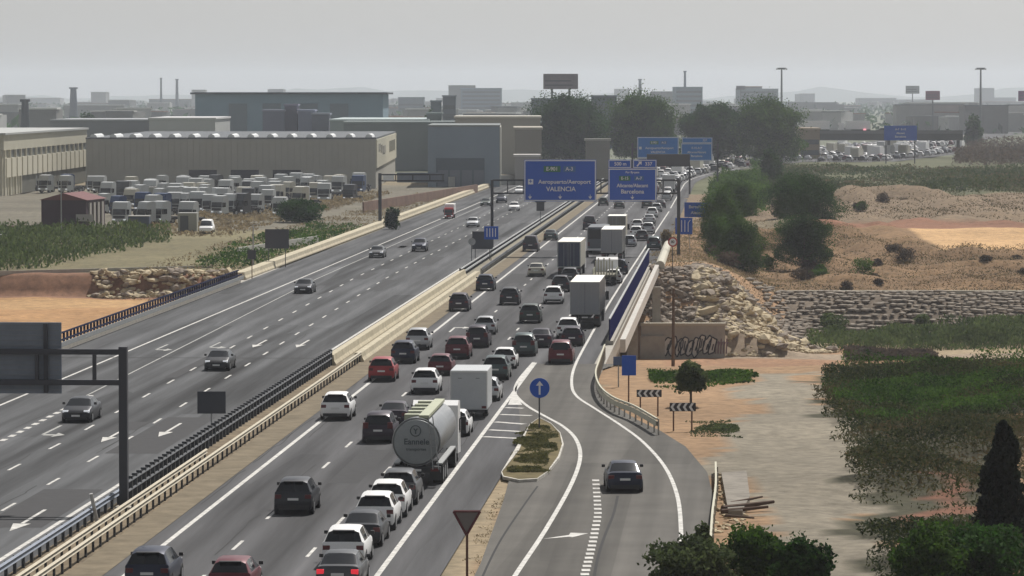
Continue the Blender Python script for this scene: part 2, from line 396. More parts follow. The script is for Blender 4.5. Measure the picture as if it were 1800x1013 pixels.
mk.face([(*P(*p), .0105) for p in [(912, 672), (918, 668), (943, 640), (934, 640)]])
for a, b in [((850, 768), (910, 771)), ((860, 756), (916, 759)), ((870, 742), (922, 746)), ((880, 729), (934, 731)), ((888, 717), (920, 718))]:
    pline([a, ((a[0]+b[0])/2, (a[1]+b[1])/2), b], .55, mk, z=.0115)
y = 846
while y < 1060:                          # give-way dashes across the joining lane
    u = (y-846)/170; xx = 1047+4*math.sin(u*3.1)-24*max(0, u-.35)*1.4
    a = P(xx-5, y); mk.box(a[0]-.02, a[0]+.34, a[1], a[1]+.75, .009, .0112); y += 7.2
mk.face([(*P(*p), .012) for p in [(953, 948), (1000, 941), (1003, 937), (1034, 938), (1006, 945), (1000, 944)]])
pline([(1086, 872), (1078, 905), (1062, 945), (1050, 985), (1040, 1040)], .13, tar, z=.009)
pline([(945, 855), (920, 890), (880, 950), (850, 1010), (835, 1050)], .10, tar, z=.009)
tar.box(-26, -9, -.25, .25, .0105, .0112, M=Matrix.Translation((*road(498, 0), 0)) @ Matrix.Rotation(-A0, 4, 'Z'))
tar.box(-52, -31, -.2, .2, .0105, .0112, M=Matrix.Translation((*road(300, 0), 0)) @ Matrix.Rotation(-A0, 4, 'Z'))
def arrow(t, s, away=True, L=6.5, mb=mk, turn=0):
    g = 1 if away else -1; z = .011
    def q(l, u): return (*road(t+g*l, s+g*u), z)
    mb.face([q(0, -.09), q(0, .09), q(L*.68, .09), q(L*.68, -.09)])
    if turn == 0: mb.face([q(L*.66, -.42), q(L*.66, .42), q(L, 0)])
    else:
        mb.face([q(L*.66, -.09), q(L*.66, .75*turn), q(L*.74, .75*turn), q(L*.74, -.09)]); mb.face([q(L*.55, .75*turn), q(L*.85, .75*turn), q(L*.7, 1.35*turn)])
for px_, py_, turn in [(312, 748, 0), (215, 757, 0), (100, 752, -1), (465, 600, 0), (540, 600, 0), (383, 604, -1), (290, 608, -1), (70, 902, 0)]:
    t_, s_ = ts(px_, py_); arrow(t_+1.5, s_, False, 9.5, turn=turn, mb=(mkw if px_ in (100, 383, 290) else mk))
for px_, py_, tn in [(790, 584, 1), (866, 487, 0), (1003, 448, 0)]:
    t_, s_ = ts(px_, py_); arrow(t_, s_, True, 9, turn=tn)
pt = MB(); gp = random.Random(77)
for i in range(26):                      # resurfaced patches and sealed cracks
    t_ = gp.uniform(165, 640); s_ = gp.choice([-23.6, -20.2, -16.7, -33.3, -36.8, -40.2, -44]); L_ = gp.uniform(4, 26); w2 = gp.choice([.9, 1.6, 3.0])/2; o_ = gp.uniform(-.5, .5)
    pt.face([(*road(t_, s_+o_-w2), .0045), (*road(t_, s_+o_+w2), .0045), (*road(t_+L_, s_+o_+w2), .0045), (*road(t_+L_, s_+o_-w2), .0045)])
for i in range(40):
    t_ = gp.uniform(160, 520); s_ = gp.choice([-26, -24.8, -22.6, -19.0, -15.6, -32.4, -35.6, -39.1, -43]); q_ = []
    for k in range(6): q_.append(road(t_+k*gp.uniform(2.5, 4), s_+gp.uniform(-.12, .12)))
    q_.sort(key=lambda p: p[1]); pline(q_, .055, tar, z=.0085, px=False)
struct('road_patches', pt, mat('asphalt_patch', (.059, .059, .061), .9, var=.1, scale=1.5, spec=.15))
struct('road_markings', mk, M_white); struct('worn_road_markings', mkw, M_whiteold); struct('road_joints', tar, mat('tar', (.03, .03, .03), .8))
struct('median_verge', strip(80, 296, -30.2, -27.0, .02).face([(0, 0, -1), (.1, 0, -1), (0, .1, -1)]), mat('verge_dirt', (.17, .135, .09), .95, var=.35, scale=.9, bump=.5, var2=.2, scale2=.15))
struct('median_shoulder', strip(80, 900, -27.8, -26.2, .024), mat('dusty_shoulder', (.175, .145, .10), .95, var=.28, scale=.7))
struct('median_paving', strip(296, 2400, -30.2, -27.0, .02), mat('verge_dirt2', (.24, .22, .17), .95, var=.2, scale=.9))
# bridge over the ravine
bd = MB(); Mr = Matrix.Rotation(-A0, 4, 'Z')
bd.box(-53.2, -9.6, 262, 458, -1.5, -.05, M=Mr)
struct('bridge_deck', bd, M_conc)
for i, t_ in enumerate((300, 345, 392, 436)):
    pr = empty('bridge_pier', (*road(t_, -31), -9.3), -A0, 'concrete pier row under the motorway bridge', 'bridge pier', 'concrete piers under the bridge')
    MB().box(-20.5, 20.2, -.6, .6, 7.1, 7.8).obj('pier_cap', M_conc, pr)
    for k in range(5): MB().tube((-18+9*k, 0, 0), (-18+9*k, 0, 7.1), .5, 12).obj('column', M_conc, pr, smooth=True)

# traffic island with kerb, grass and plants
isl = [(931, 750), (948, 738), (968, 748), (985, 765), (991, 785), (984, 808), (962, 835), (944, 847), (912, 849), (884, 843), (881, 835), (905, 795)]
ip = [Vector((*P(*p), 0)) for p in isl]; cen = sum(ip, Vector())/len(ip)
mb = MB(); n = len(ip)
for i in range(n):
    a, b = ip[i], ip[(i+1) % n]; ai = a+(cen-a).normalized()*.3; bi = b+(cen-b).normalized()*.3; up = Vector((0, 0, .16))
    mb.face([a, b, b+up, a+up]); mb.face([a+up, b+up, bi+up, ai+up])
    k = max(1, int((b-a).length/1.0))
struct('island_kerb', mb, mat('kerb_paint', (.5, .48, .43), .85, var=.35, scale=1.3))
mb = MB(); mb.face([p+(cen-p).normalized()*.3+Vector((0, 0, .13)) for p in ip])
struct('island_soil', mb, mat('island_soil', (.13, .105, .05), .95, var=.4, scale=.8))

# ------------------------------------------------------------------ vehicles
def lerp(a, b, u): return a+(b-a)*u
def ring(y, zb, belt, top, wf, W):
    hw = W/2*wf; gh = max(0, top-belt); k = min(1, gh/.40); wr = hw*lerp(.88, .70, k)
    e = min(.07, gh*.25+.01)
    return [(0, zb), (hw*.9, zb), (hw*.985, zb+.13), (hw, lerp(zb, belt, .55)), (hw*.975, belt-.05), (hw*.93, belt), (wr, max(belt+.012, top-e)), (wr*.78, top-e*.2), (0, top)]
# y, zb, belt, top, widthfactor, tag of the panel that follows (R rear glass, F windscreen, S side glass, - body)
CARS = {
 'hatchback': (1.78, [(0, .30, .58, .60, .86, '-'), (.05, .22, .84, .86, .95, '-'), (.10, .2, .98, 1.0, .965, 'R'), (.42, .2, .98, 1.40, .98, '-'), (.62, .2, .975, 1.46, .99, 'S'), (1.15, .19, .965, 1.49, 1, 'S'), (1.95, .19, .95, 1.49, 1, '-'), (2.05, .19, .95, 1.48, 1, 'S'), (2.55, .19, .94, 1.42, 1, 'F'), (3.22, .19, .93, .99, 1, '-'), (3.35, .2, .90, .94, .99, '-'), (3.85, .22, .80, .83, .96, '-'), (4.1, .26, .66, .68, .88, '-'), (4.18, .32, .52, .54, .78, '-')]),
 'suv': (1.86, [(0, .36, .66, .68, .88, '-'), (.05, .28, .95, .97, .96, '-'), (.10, .26, 1.10, 1.12, .975, 'R'), (.38, .26, 1.10, 1.56, .99, '-'), (.62, .26, 1.10, 1.63, 1, 'S'), (1.25, .25, 1.09, 1.67, 1, 'S'), (2.05, .25, 1.08, 1.67, 1, '-'), (2.15, .25, 1.08, 1.66, 1, 'S'), (2.7, .25, 1.07, 1.59, 1, 'F'), (3.35, .25, 1.06, 1.14, 1, '-'), (3.45, .25, 1.03, 1.08, .99, '-'), (4.1, .27, .94, .98, .97, '-'), (4.35, .3, .78, .8, .9, '-'), (4.44, .36, .6, .62, .8, '-')]),
 'sedan': (1.82, [(0, .30, .60, .62, .86, '-'), (.05, .22, .86, .89, .94, '-'), (.12, .2, .95, 1.01, .965, '-'), (.62, .2, .95, 1.03, .98, 'R'), (1.28, .2, .95, 1.40, .985, '-'), (1.38, .19, .95, 1.42, 1, 'S'), (1.9, .19, .94, 1.45, 1, 'S'), (2.35, .19, .94, 1.45, 1, '-'), (2.45, .19, .94, 1.44, 1, 'S'), (2.9, .19, .93, 1.38, 1, 'F'), (3.6, .19, .92, .97, 1, '-'), (3.7, .2, .89, .93, .99, '-'), (4.3, .22, .79, .82, .96, '-'), (4.55, .26, .66, .68, .88, '-'), (4.64, .32, .52, .54, .78, '-')]),
 'people_carrier': (1.84, [(0, .32, .64, .66, .90, '-'), (.05, .24, .95, .97, .97, '-'), (.09, .22, 1.05, 1.07, .98, 'R'), (.26, .22, 1.05, 1.58, .99, '-'), (.42, .22, 1.04, 1.68, 1, 'S'), (1.3, .21, 1.03, 1.74, 1, '-'), (1.4, .21, 1.03, 1.74, 1, 'S'), (2.35, .21, 1.01, 1.72, 1, '-'), (2.45, .21, 1.01, 1.71, 1, 'S'), (2.85, .21, 1.0, 1.62, 1, 'F'), (3.7, .21, .98, 1.06, 1, '-'), (3.8, .22, .95, .99, .99, '-'), (4.25, .24, .84, .87, .96, '-'), (4.45, .3, .66, .68, .85, '-')]),
 'van': (1.98, [(0, .36, .62, .64, .97, '-'), (.04, .3, 1.10, 1.12, .985, 'R'), (.10, .28, 1.10, 1.85, .99, '-'), (.22, .28, 1.1, 2.0, 1, '-'), (1.6, .27, 1.1, 2.04, 1, '-'), (2.9, .27, 1.1, 2.02, 1, '-'), (3.0, .27, 1.1, 2.0, 1, 'S'), (3.55, .27, 1.08, 1.88, 1, 'F'), (4.3, .27, 1.05, 1.14, 1, '-'), (4.4, .28, 1.0, 1.05, .99, '-'), (4.85, .3, .85, .88, .95, '-'), (4.98, .36, .62, .64, .86, '-')]),
}
def wheelmb(r=.32, w_=.2):
    t = MB(); t.tube((-w_/2, 0, 0), (w_/2, 0, 0), r, 18); rm = MB(); rm.tube((-w_/2-.012, 0, 0), (w_/2+.012, 0, 0), r*.64, 10); return t, rm
PROTO = {}
def make_car(kind):
    W, st = CARS[kind]; L = st[-1][0]
    root = empty(kind, (0, 0, -500)); parts = {'body': MB(), 'rear_window': MB(), 'windscreen': MB(), 'sl': MB(), 'sr': MB()}
    rings = [ring(y, zb, b, t, wf, W) for (y, zb, b, t, wf, g) in st]
    for i in range(len(st)-1):
        y0, y1, g = st[i][0], st[i+1][0], st[i][5]; r0, r1 = rings[i], rings[i+1]
        for j in range(8):
            for sgn in (1, -1):
                q = [(sgn*r0[j][0], y0, r0[j][1]), (sgn*r0[j+1][0], y0, r0[j+1][1]), (sgn*r1[j+1][0], y1, r1[j+1][1]), (sgn*r1[j][0], y1, r1[j][1])]
                if len(set(q)) < 3: continue
                t = 'body'
                if j >= 6 and g == 'R': t = 'rear_window'
                if j >= 6 and g == 'F': t = 'windscreen'
                if j == 5 and g in 'SF': t = 'sl' if sgn < 0 else 'sr'
                if t in ('sl', 'sr') and g == 'F': t = 'body' if st[i+1][3]-st[i+1][2] < .15 and False else t
                parts[t].face(q)
    B = parts['body']
    for r0, y0 in ((rings[0], 0), (rings[-1], L)):
        B.face([(x, y0, z) for x, z in r0]+[(-x, y0, z) for x, z in r0[::-1][1:-1]])
    # dark bumper band, wheel arches, roof aerial
    zb = st[1][1]; D = MB(); hw = W/2
    D.box(-hw*.80, hw*.80, -.035, .3, zb-.02, zb+.17); D.box(-hw*.72, hw*.72, L-.3, L+.02, zb-.01, zb+.14)
    wy = (.72, L-.78); rr = .35 if kind in ('suv', 'van') else .32
    for y in wy:
        for sx in (-1, 1): D.tube((sx*(hw-.2), y, rr), (sx*(hw+.004), y, rr), rr+.055, 16)
    D.box(-hw*.95, hw*.95, .9, L-1, zb-.05, zb+.02)
    B.obj('body', paint('grey', (0, 0, 0)), root, smooth=True).material_slots[0].link = 'OBJECT'
    parts['rear_window'].obj('rear_window', M_glass, root, smooth=True); parts['windscreen'].obj('windscreen', M_glass, root, smooth=True)
    if parts['sl'].f: parts['sl'].obj('side_window', M_glass, root, smooth=True); parts['sr'].obj('side_window', M_glass, root, smooth=True)
    D.obj('bumper_trim', M_black, root)
    bt = st[1][2]
    for sx in (-1, 1):
        zt = (bt-.18, bt+.02) if kind != 'people_carrier' else (bt-.1, bt+.25)
        a, b_ = sorted((sx*hw*.60, sx*hw*.93)); MB().box(a, b_, .015, .2, *zt).obj('tail_light', M_tail, root, bevel=.02)
        hz = st[-3][2]; a, b_ = sorted((sx*hw*.52, sx*hw*.90)); MB().box(a, b_, L-.42, L-.08, hz-.17, hz-.03).obj('headlight', M_head, root, bevel=.02)
        wsy = [s_[0] for s_ in st if s_[5] == 'F'][0]; mz = st[5][2]+.08
        a, b_ = sorted((sx*(hw-.02), sx*(hw+.15))); MB().box(a, b_, wsy+.15, wsy+.27, mz-.02, mz+.13).obj('mirror', M_black, root, bevel=.02)
    MB().box(-.26, .26, -.02, .02, lerp(zb, bt, .62), lerp(zb, bt, .62)+.11).obj('number_plate', M_plate, root)
    MB().box(-.26, .26, L-.01, L+.03, zb+.16, zb+.27).obj('number_plate', M_plate, root)
    MB().box(-hw*.45, hw*.45, L-.10, L+.012, zb+.29, zb+.42).obj('grille', M_black, root)
    if kind in ('suv', 'people_carrier', 'hatchback'):
        MB().box(-hw*.5, hw*.5, st[3][0]-.16, st[3][0]+.06, st[3][3]-.01, st[3][3]+.035).obj('spoiler', M_black if kind != 'suv' else M_black, root, bevel=.01)
    for y in wy:
        for sx in (-1, 1):
            t, rm = wheelmb(rr); o = t.obj('wheel', M_tyre, root, smooth=True, loc=(sx*(hw-.09), y, rr)); rm.obj('rim', M_rim, o)
    root['L'] = L
    return root
def box_truck_parts(root, L0, L, W, z0, z1, cm, roof, rear):
    body = MB().box(-W/2, W/2, L0, L, z0, z1, 0, 1).obj('cargo_box', [cm, roof], root, bevel=.03); body.material_slots[0].link = 'OBJECT'; body.material_slots[0].material = cm
    fr = MB()
    for x in (-W/2, W/2-.1): fr.box(x, x+.1, L0-.05, L0-.002, z0, z1)
    fr.box(-W/2+.1, W/2-.1, L0-.05, L0-.002, z1-.12, z1); fr.box(-W/2+.1, W/2-.1, L0-.05, L0-.002, z0, z0+.1); fr.obj('door_frame', M_steel, root)
    for sx in (-1, 1):
        a, b_ = sorted((sx*.015, sx*(W/2-.11))); d = MB().box(a, b_, L0-.03, L0-.004, z0+.11, z1-.13).obj('rear_door', rear, root); d.material_slots[0].link = 'OBJECT'; d.material_slots[0].material = rear
        lk = MB().box(sx*.18-.015, sx*.18+.015, L0-.06, L0-.032, z0+.12, z1-.2); lk.box(sx*.55-.015, sx*.55+.015, L0-.06, L0-.032, z0+.12, z1-.2); lk.obj('lock_rod', M_steel, d)
        a, b_ = sorted((sx*(W/2-.4), sx*(W/2-.08))); MB().box(a, b_, L0-.04, L0+.03, z0-.32, z0-.17).obj('tail_light', M_tail, root)
        a, b_ = sorted((sx*(W/2-.55), sx*(W/2-.05))); MB().box(a, b_, L0+.5, L0+.53, .25, z0-.1).obj('mudflap', M_black, root)
    MB().box(-W/2+.15, W/2-.15, L0, L0+.1, .45, .58).obj('underride_bar', M_black, root)
    MB().box(-.26, .26, L0-.03, L0, z0-.3, z0-.19).obj('number_plate', M_plate, root)
def axle(root, y, W, r=.5, dual=True):
    for sx in (-1, 1):
        t, rm = wheelmb(r, .5 if dual else .3); o = t.obj('wheel', M_tyre, root, smooth=True, loc=(sx*(W/2-.26), y, r)); rm.obj('rim', M_rim, o)
def cab(root, y0, W=2.45, Hc=3.5, cm=None, L=2.1):
    pts = [(y0, .55), (y0+L, .45), (y0+L+.05, 1.5), (y0+L-.12, 2.45), (y0+L-.45, Hc-.1), (y0+.5, Hc), (y0, Hc-.25)]
    mb = MB(); h = W/2
    for i in range(len(pts)):
        a, b_ = pts[i], pts[(i+1) % len(pts)]; mb.face([(-h, *a), (h, *a), (h, *b_), (-h, *b_)])
    mb.face([(-h, *p) for p in pts]); mb.face([(h, *p) for p in pts][::-1])
    o = mb.obj('cab', cm or paint('white', 0), root, bevel=.06); o.material_slots[0].link = 'OBJECT'; o.material_slots[0].material = cm or PAINT['white']
    f = MB().face([(-h*.9, y0+L+.055, 1.52), (h*.9, y0+L+.055, 1.52), (h*.88, y0+L-.10, 2.42), (-h*.88, y0+L-.10, 2.42)]); f.face([(-h*.9, y0+L+.05, 1.5), (h*.9, y0+L+.05, 1.5), (h*.88, y0+L-.13, 2.4), (-h*.88, y0+L-.13, 2.4)]); f.obj('windscreen', M_glass, root)
    for sx in (-1, 1):
        x = sx*(h+.012); MB().face([(x, y0+.9, 1.6), (x, y0+L-.15, 1.55), (x, y0+L-.3, 2.35), (x, y0+.9, 2.35)]).face([(x-.005, y0+.9, 1.6), (x-.005, y0+L-.15, 1.55), (x-.005, y0+L-.3, 2.35), (x-.005, y0+.9, 2.35)]).obj('side_window', M_glass, root)
        a, b_ = sorted((sx*h*1.02, sx*(h+.3))); MB().box(a, b_, y0+L-.1, y0+L+.05, 1.6, 2.4).obj('mirror', M_black, root, bevel=.03)
        a, b_ = sorted((sx*h*.55, sx*h*.92)); MB().box(a, b_, y0+L-.05, y0+L+.07, .65, .9).obj('headlight', M_head, root)
    MB().box(-h*.8, h*.8, y0+L-.02, y0+L+.08, .95, 1.4).obj('grille', M_black, root)
def make_semi():
    r = empty('articulated_truck', (0, 0, -500)); cm = mat('curtain', (.4, .4, .38), .6)
    box_truck_parts(r, 0, 13.2, 2.55, 1.15, 3.95, cm, mat('trailer_roof', (.82, .81, .74), .6, var=.1, scale=.6), mat('door_grey', (.24, .25, .26), .5))
    MB().box(-.5, .5, .3, 14.2, .85, 1.14).obj('chassis', M_black, r)
    for y in (1.9, 3.2, 4.5, 11.6): axle(r, y, 2.5)
    axle(r, 15.0, 2.5, dual=False); cab(r, 13.8); r['L'] = 16; return r
def make_rigid():
    r = empty('box_truck', (0, 0, -500)); cm = mat('boxwall', (.5, .5, .49), .6)
    box_truck_parts(r, 0, 6.6, 2.45, 1.05, 3.75, cm, mat('box_roof', (.85, .84, .78), .6, var=.06, scale=.8), mat('door_grey', 0))
    MB().box(-.45, .45, .2, 8.0, .75, 1.04).obj('chassis', M_black, r)
    axle(r, 1.7, 2.4, .46); axle(r, 7.9, 2.4, .46, False); cab(r, 6.8, 2.3, 2.9, L=1.9); r['L'] = 8.8; return r
def make_tanker():
    r = empty('tanker_truck', (0, 0, -500)); M_tank = mat('tank_shell', (.30, .31, .32), .36, .55, var=.08, scale=.8)
    zc, R_, n = 2.28, 1.22, 32; mb = MB()
    for i in range(n):
        a, b_ = 2*math.pi*i/n, 2*math.pi*(i+1)/n
        def q(y, rr, an): return (rr*math.cos(an), y, zc+rr*math.sin(an))
        prof = [(.10, R_*.96), (.2, R_), (11.6, R_), (11.8, R_*.92), (11.95, R_*.6), (12, 0)]
        for (y0, r0), (y1, r1) in zip(prof, prof[1:]): mb.face([q(y0, r0, a), q(y0, r0, b_), q(y1, r1, b_), q(y1, r1, a)][:4] if r1 else [q(y0, r0, a), q(y0, r0, b_), q(y1, 0, a)])
    mb.obj('tank', M_tank, r, smooth=True)
    e = MB()
    prof = [(0.10, R_*.955), (.0, R_*.93), (-.06, R_*.7), (-.10, R_*.35), (-.11, .01)]
    for i in range(n):
        a, b_ = 2*math.pi*i/n, 2*math.pi*(i+1)/n
        for (y0, r0), (y1, r1) in zip(prof, prof[1:]): e.face([(r0*math.cos(a), y0, zc+r0*math.sin(a)), (r0*math.cos(b_), y0, zc+r0*math.sin(b_)), (r1*math.cos(b_), y1, zc+r1*math.sin(b_)), (r1*math.cos(a), y1, zc+r1*math.sin(a))])
    e.obj('tank_end', mat('tank_end', (.27, .29, .295), .45, .1, var=.1, scale=1.2), r, smooth=True)
    g = MB()
    for i in range(n):
        a, b_ = 2*math.pi*i/n, 2*math.pi*(i+1)/n; g.tube((R_*math.cos(a), .12, zc+R_*math.sin(a)), (R_*math.cos(b_), .12, zc+R_*math.sin(b_)), .035, 6)
    g.obj('rim_band', M_steel, r)
    mink = mat('lettering_dark', (.07, .09, .10), .6)
    text('Eannele', .42, r, mink, (.02, -.17, zc+.02), name='lettering'); text('transportes', .2, r, mink, (0, -.15, zc-.36), sx=1.1)
    em = MB()
    for i in range(20):
        a, b_ = 2*math.pi*i/20, 2*math.pi*(i+1)/20; em.tube((.27*math.cos(a)-.03, -.14, zc+.58+.27*math.sin(a)), (.27*math.cos(b_)-.03, -.14, zc+.58+.27*math.sin(b_)), .025, 5)
    em.tube((-.03, -.14, zc+.42), (-.03, -.14, zc+.6), .035, 6); em.tube((-.03, -.14, zc+.58), (-.12, -.14, zc+.7), .03, 6); em.tube((-.03, -.14, zc+.58), (.06, -.14, zc+.7), .03, 6); em.obj('emblem', mink, r)
    gw = mat('walkway_green', (.40, .42, .30), .6, var=.1, scale=2)
    MB().box(.1, .62, .25, 11.4, zc+R_-.02, zc+R_+.13).obj('walkway', gw, r)
    for y in (1.2, 3.4, 5.6, 7.8, 10.0): MB().box(-.72, .04, y, y+.6, zc+R_*.84, zc+R_+.10).obj('manhole_box', gw, r, bevel=.03)
    ld = MB()
    for x in (.86, 1.16): ld.tube((x, -.22, .9), (x*.72, -.05, zc+R_+.1), .03, 6)
    for k in range(7): ld.tube((.86-.03*k, -.2+.02*k, 1.1+.32*k), (1.16-.045*k, -.2+.02*k, 1.1+.32*k), .02, 5)
    ld.obj('ladder', M_steel, r)
    MB().box(-1.24, 1.24, -.15, .25, .72, 1.02).obj('bumper', M_black, r); MB().box(-.45, .45, .2, 12.6, .85, 1.1).obj('chassis', M_black, r)
    for sx in (-1, 1):
        a, b_ = sorted((sx*.75, sx*1.15)); MB().box(a, b_, -.19, -.151, .8, .95).obj('tail_light', M_tail, r)
        a, b_ = sorted((sx*.95, sx*1.25)); MB().box(a, b_, 1.0, 11.0, 1.05, 1.12).obj('mudguard', M_steel, r)
        a, b_ = sorted((sx*.62, sx*1.2)); MB().box(a, b_, .9, .93, .25, .9).obj('mudflap', M_black, r)
    MB().box(-.26, .26, -.18, -.151, .8, .91).obj('number_plate', M_plate, r)
    for y in (2.0, 3.3, 4.6, 11.0): axle(r, y, 2.5)
    axle(r, 14.2, 2.5, dual=False); cab(r, 12.9, Hc=3.4); r['L'] = 15; return r
def make_boxtrailer():
    r = empty('box_trailer', (0, 0, -500)); m = mat('trailer_white', (.47, .49, .50), .5, var=.05, scale=2)
    MB().box(-1.15, 1.15, 0, 5.2, .55, 3.0).obj('trailer_body', m, r, bevel=.06)
    t = MB()
    for x in (-1.15, 1.08): t.box(x, x+.07, -.03, -.004, .62, 2.94)
    t.box(-1.08, 1.08, -.03, -.004, 2.88, 2.94); t.obj('edge_trim', mat('trim_white', (.66, .66, .64), .5), r)
    MB().box(-.95, .95, -.02, .2, .38, .54).obj('bumper', M_black, r)
    for sx in (-1, 1):
        a, b_ = sorted((sx*.8, sx*1.08)); MB().box(a, b_, -.045, -.005, .66, .8).obj('tail_light', M_tail, r)
        MB().box(sx*.55-.12, sx*.55+.12, -.012, -.002, 2.5, 2.53).obj('marker_lamp', M_black, r)
    axle(r, 2.4, 2.3, .32, False); axle(r, 3.15, 2.3, .32, False); MB().tube((0, 5.2, .5), (0, 6.3, .5), .05).obj('drawbar', M_black, r); r['L'] = 6.3; return r
def make_bus():
    r = empty('coach', (0, 0, -500)); m = mat('coachpaint', (.10, .11, .12), .4)
    o = MB().box(-1.25, 1.25, 0, 11.5, .4, 3.4).obj('body', m, r, bevel=.15)
    MB().box(-1.1, 1.1, -.03, -.004, 1.9, 3.1).obj('rear_window', M_glass, r)
    for sx in (-1, 1):
        a, b_ = sorted((sx*1.252, sx*1.27)); MB().box(a, b_, .6, 10.8, 1.7, 2.8).obj('side_window', M_glass, r)
        a, b_ = sorted((sx*.95, sx*1.2)); MB().box(a, b_, -.03, -.004, 1.0, 1.5).obj('tail_light', M_tail, r)
    axle(r, 2.5, 2.5); axle(r, 8.8, 2.5, dual=False); MB().box(-1.2, 1.2, -.03, 0, .45, .7).obj('bumper', M_plate, r); r['L'] = 11.5; return r
def make_flatbed():
    r = empty('flatbed_truck', (0, 0, -500)); MB().box(-1.22, 1.22, 0, 7.5, .95, 1.15).obj('bed', mat('bedwood', (.2, .19, .15), .8), r)
    MB().box(-.4, .4, 0, 8.4, .7, .94).obj('chassis', M_black, r)
    for sx in (-1, 1):
        a, b_ = sorted((sx*1.19, sx*1.23)); MB().box(a, b_, 0, 7.5, 1.151, 1.75).obj('side_board', mat('sideboard', (.28, .29, .22), .7), r)
    for i in range(7): MB().box(-1+.29*i, -.86+.29*i, .4, .6, 1.151, 2.6+.3*(i % 2)).obj('load_post', mat('load_cream', (.55, .52, .42), .8), r)
    axle(r, 1.8, 2.4, .46); axle(r, 8.1, 2.4, .46, False); cab(r, 7.7, 2.3, 2.7, L=1.8); r['L'] = 9.5; return r
MAKERS = {'articulated_truck': make_semi, 'box_truck': make_rigid, 'tanker_truck': make_tanker, 'box_trailer': make_boxtrailer, 'coach': make_bus, 'flatbed_truck': make_flatbed}
def proto(k):
    if k not in PROTO:
        PROTO[k] = MAKERS[k]() if k in MAKERS else make_car(k)
        bpy.context.view_layer.update()
        def reg(o):
            KIDS[o.name] = list(o.children)
            for c in o.children: reg(c)
        reg(PROTO[k])
    return PROTO[k]
USED = set(); CATN = {'suv': 'suv', 'sedan': 'car', 'hatchback': 'car', 'people_carrier': 'people carrier', 'van': 'van', 'articulated_truck': 'truck', 'box_truck': 'truck', 'tanker_truck': 'tanker truck', 'box_trailer': 'trailer', 'coach': 'coach', 'flatbed_truck': 'truck'}
def put_vehicle(kind, X, Y, rz, col, label, group=None, fwd=True, lit=False, z=0.012, doors=None):
    pr = proto(kind)
    if kind in USED: r = copy_tree(pr)
    else: r = pr; USED.add(kind)
    hd = -rz; L = r['L']
    r.location = (X, Y, z); r.rotation_euler = (0, 0, rz)
    tag(r, label, CATN[kind], group or 'vehicles on the motorway')
    ch = [c for c in bpy.data.objects if False]
    return r
def paint_vehicle(r, col, lit=False, doors=None):
    for c in r.children:
        nm = c.name.split('.')[0]
        if nm in ('body', 'cargo_box', 'cab') and c.material_slots[0].link == 'OBJECT': c.material_slots[0].material = (PAINT[col] if not (nm == 'cab') else PAINT['white'])
        if lit and nm == 'tail_light':
            c.material_slots[0].link = 'OBJECT'; c.material_slots[0].material = M_taillit
        if doors and nm == 'rear_door': c.material_slots[0].material = doors
POST = []
def veh(kind, px, py, col, label, group='cars in the right carriageway', lit=False, doors=None, s=None, dt=0):
    t_, s_ = ts(px, py)
    if s is not None: s_ = s
    X, Y = road(t_+dt, s_); r = put_vehicle(kind, X, Y, -heading(t_)-rnd.uniform(-.006, .006), col, label, group)
    POST.append((r, col, lit, doors)); return r
def onc(kind, px, py, col, label, group='cars in the left carriageway'):
    t_, s_ = ts(px, py); pr = proto(kind); L = pr['L']; X, Y = road(t_+L, s_)
    r = put_vehicle(kind, X, Y, 0, col, label, group)
    # the copy faces the camera: its rear is L further away
    r.rotation_euler = (0, 0, math.pi-A0); POST.append((r, col, False, None)); return r
M_dnavy = mat('door_navy', (.02, .03, .07), .5); M_dsilver = mat('door_silver', (.27, .28, .30), .5)
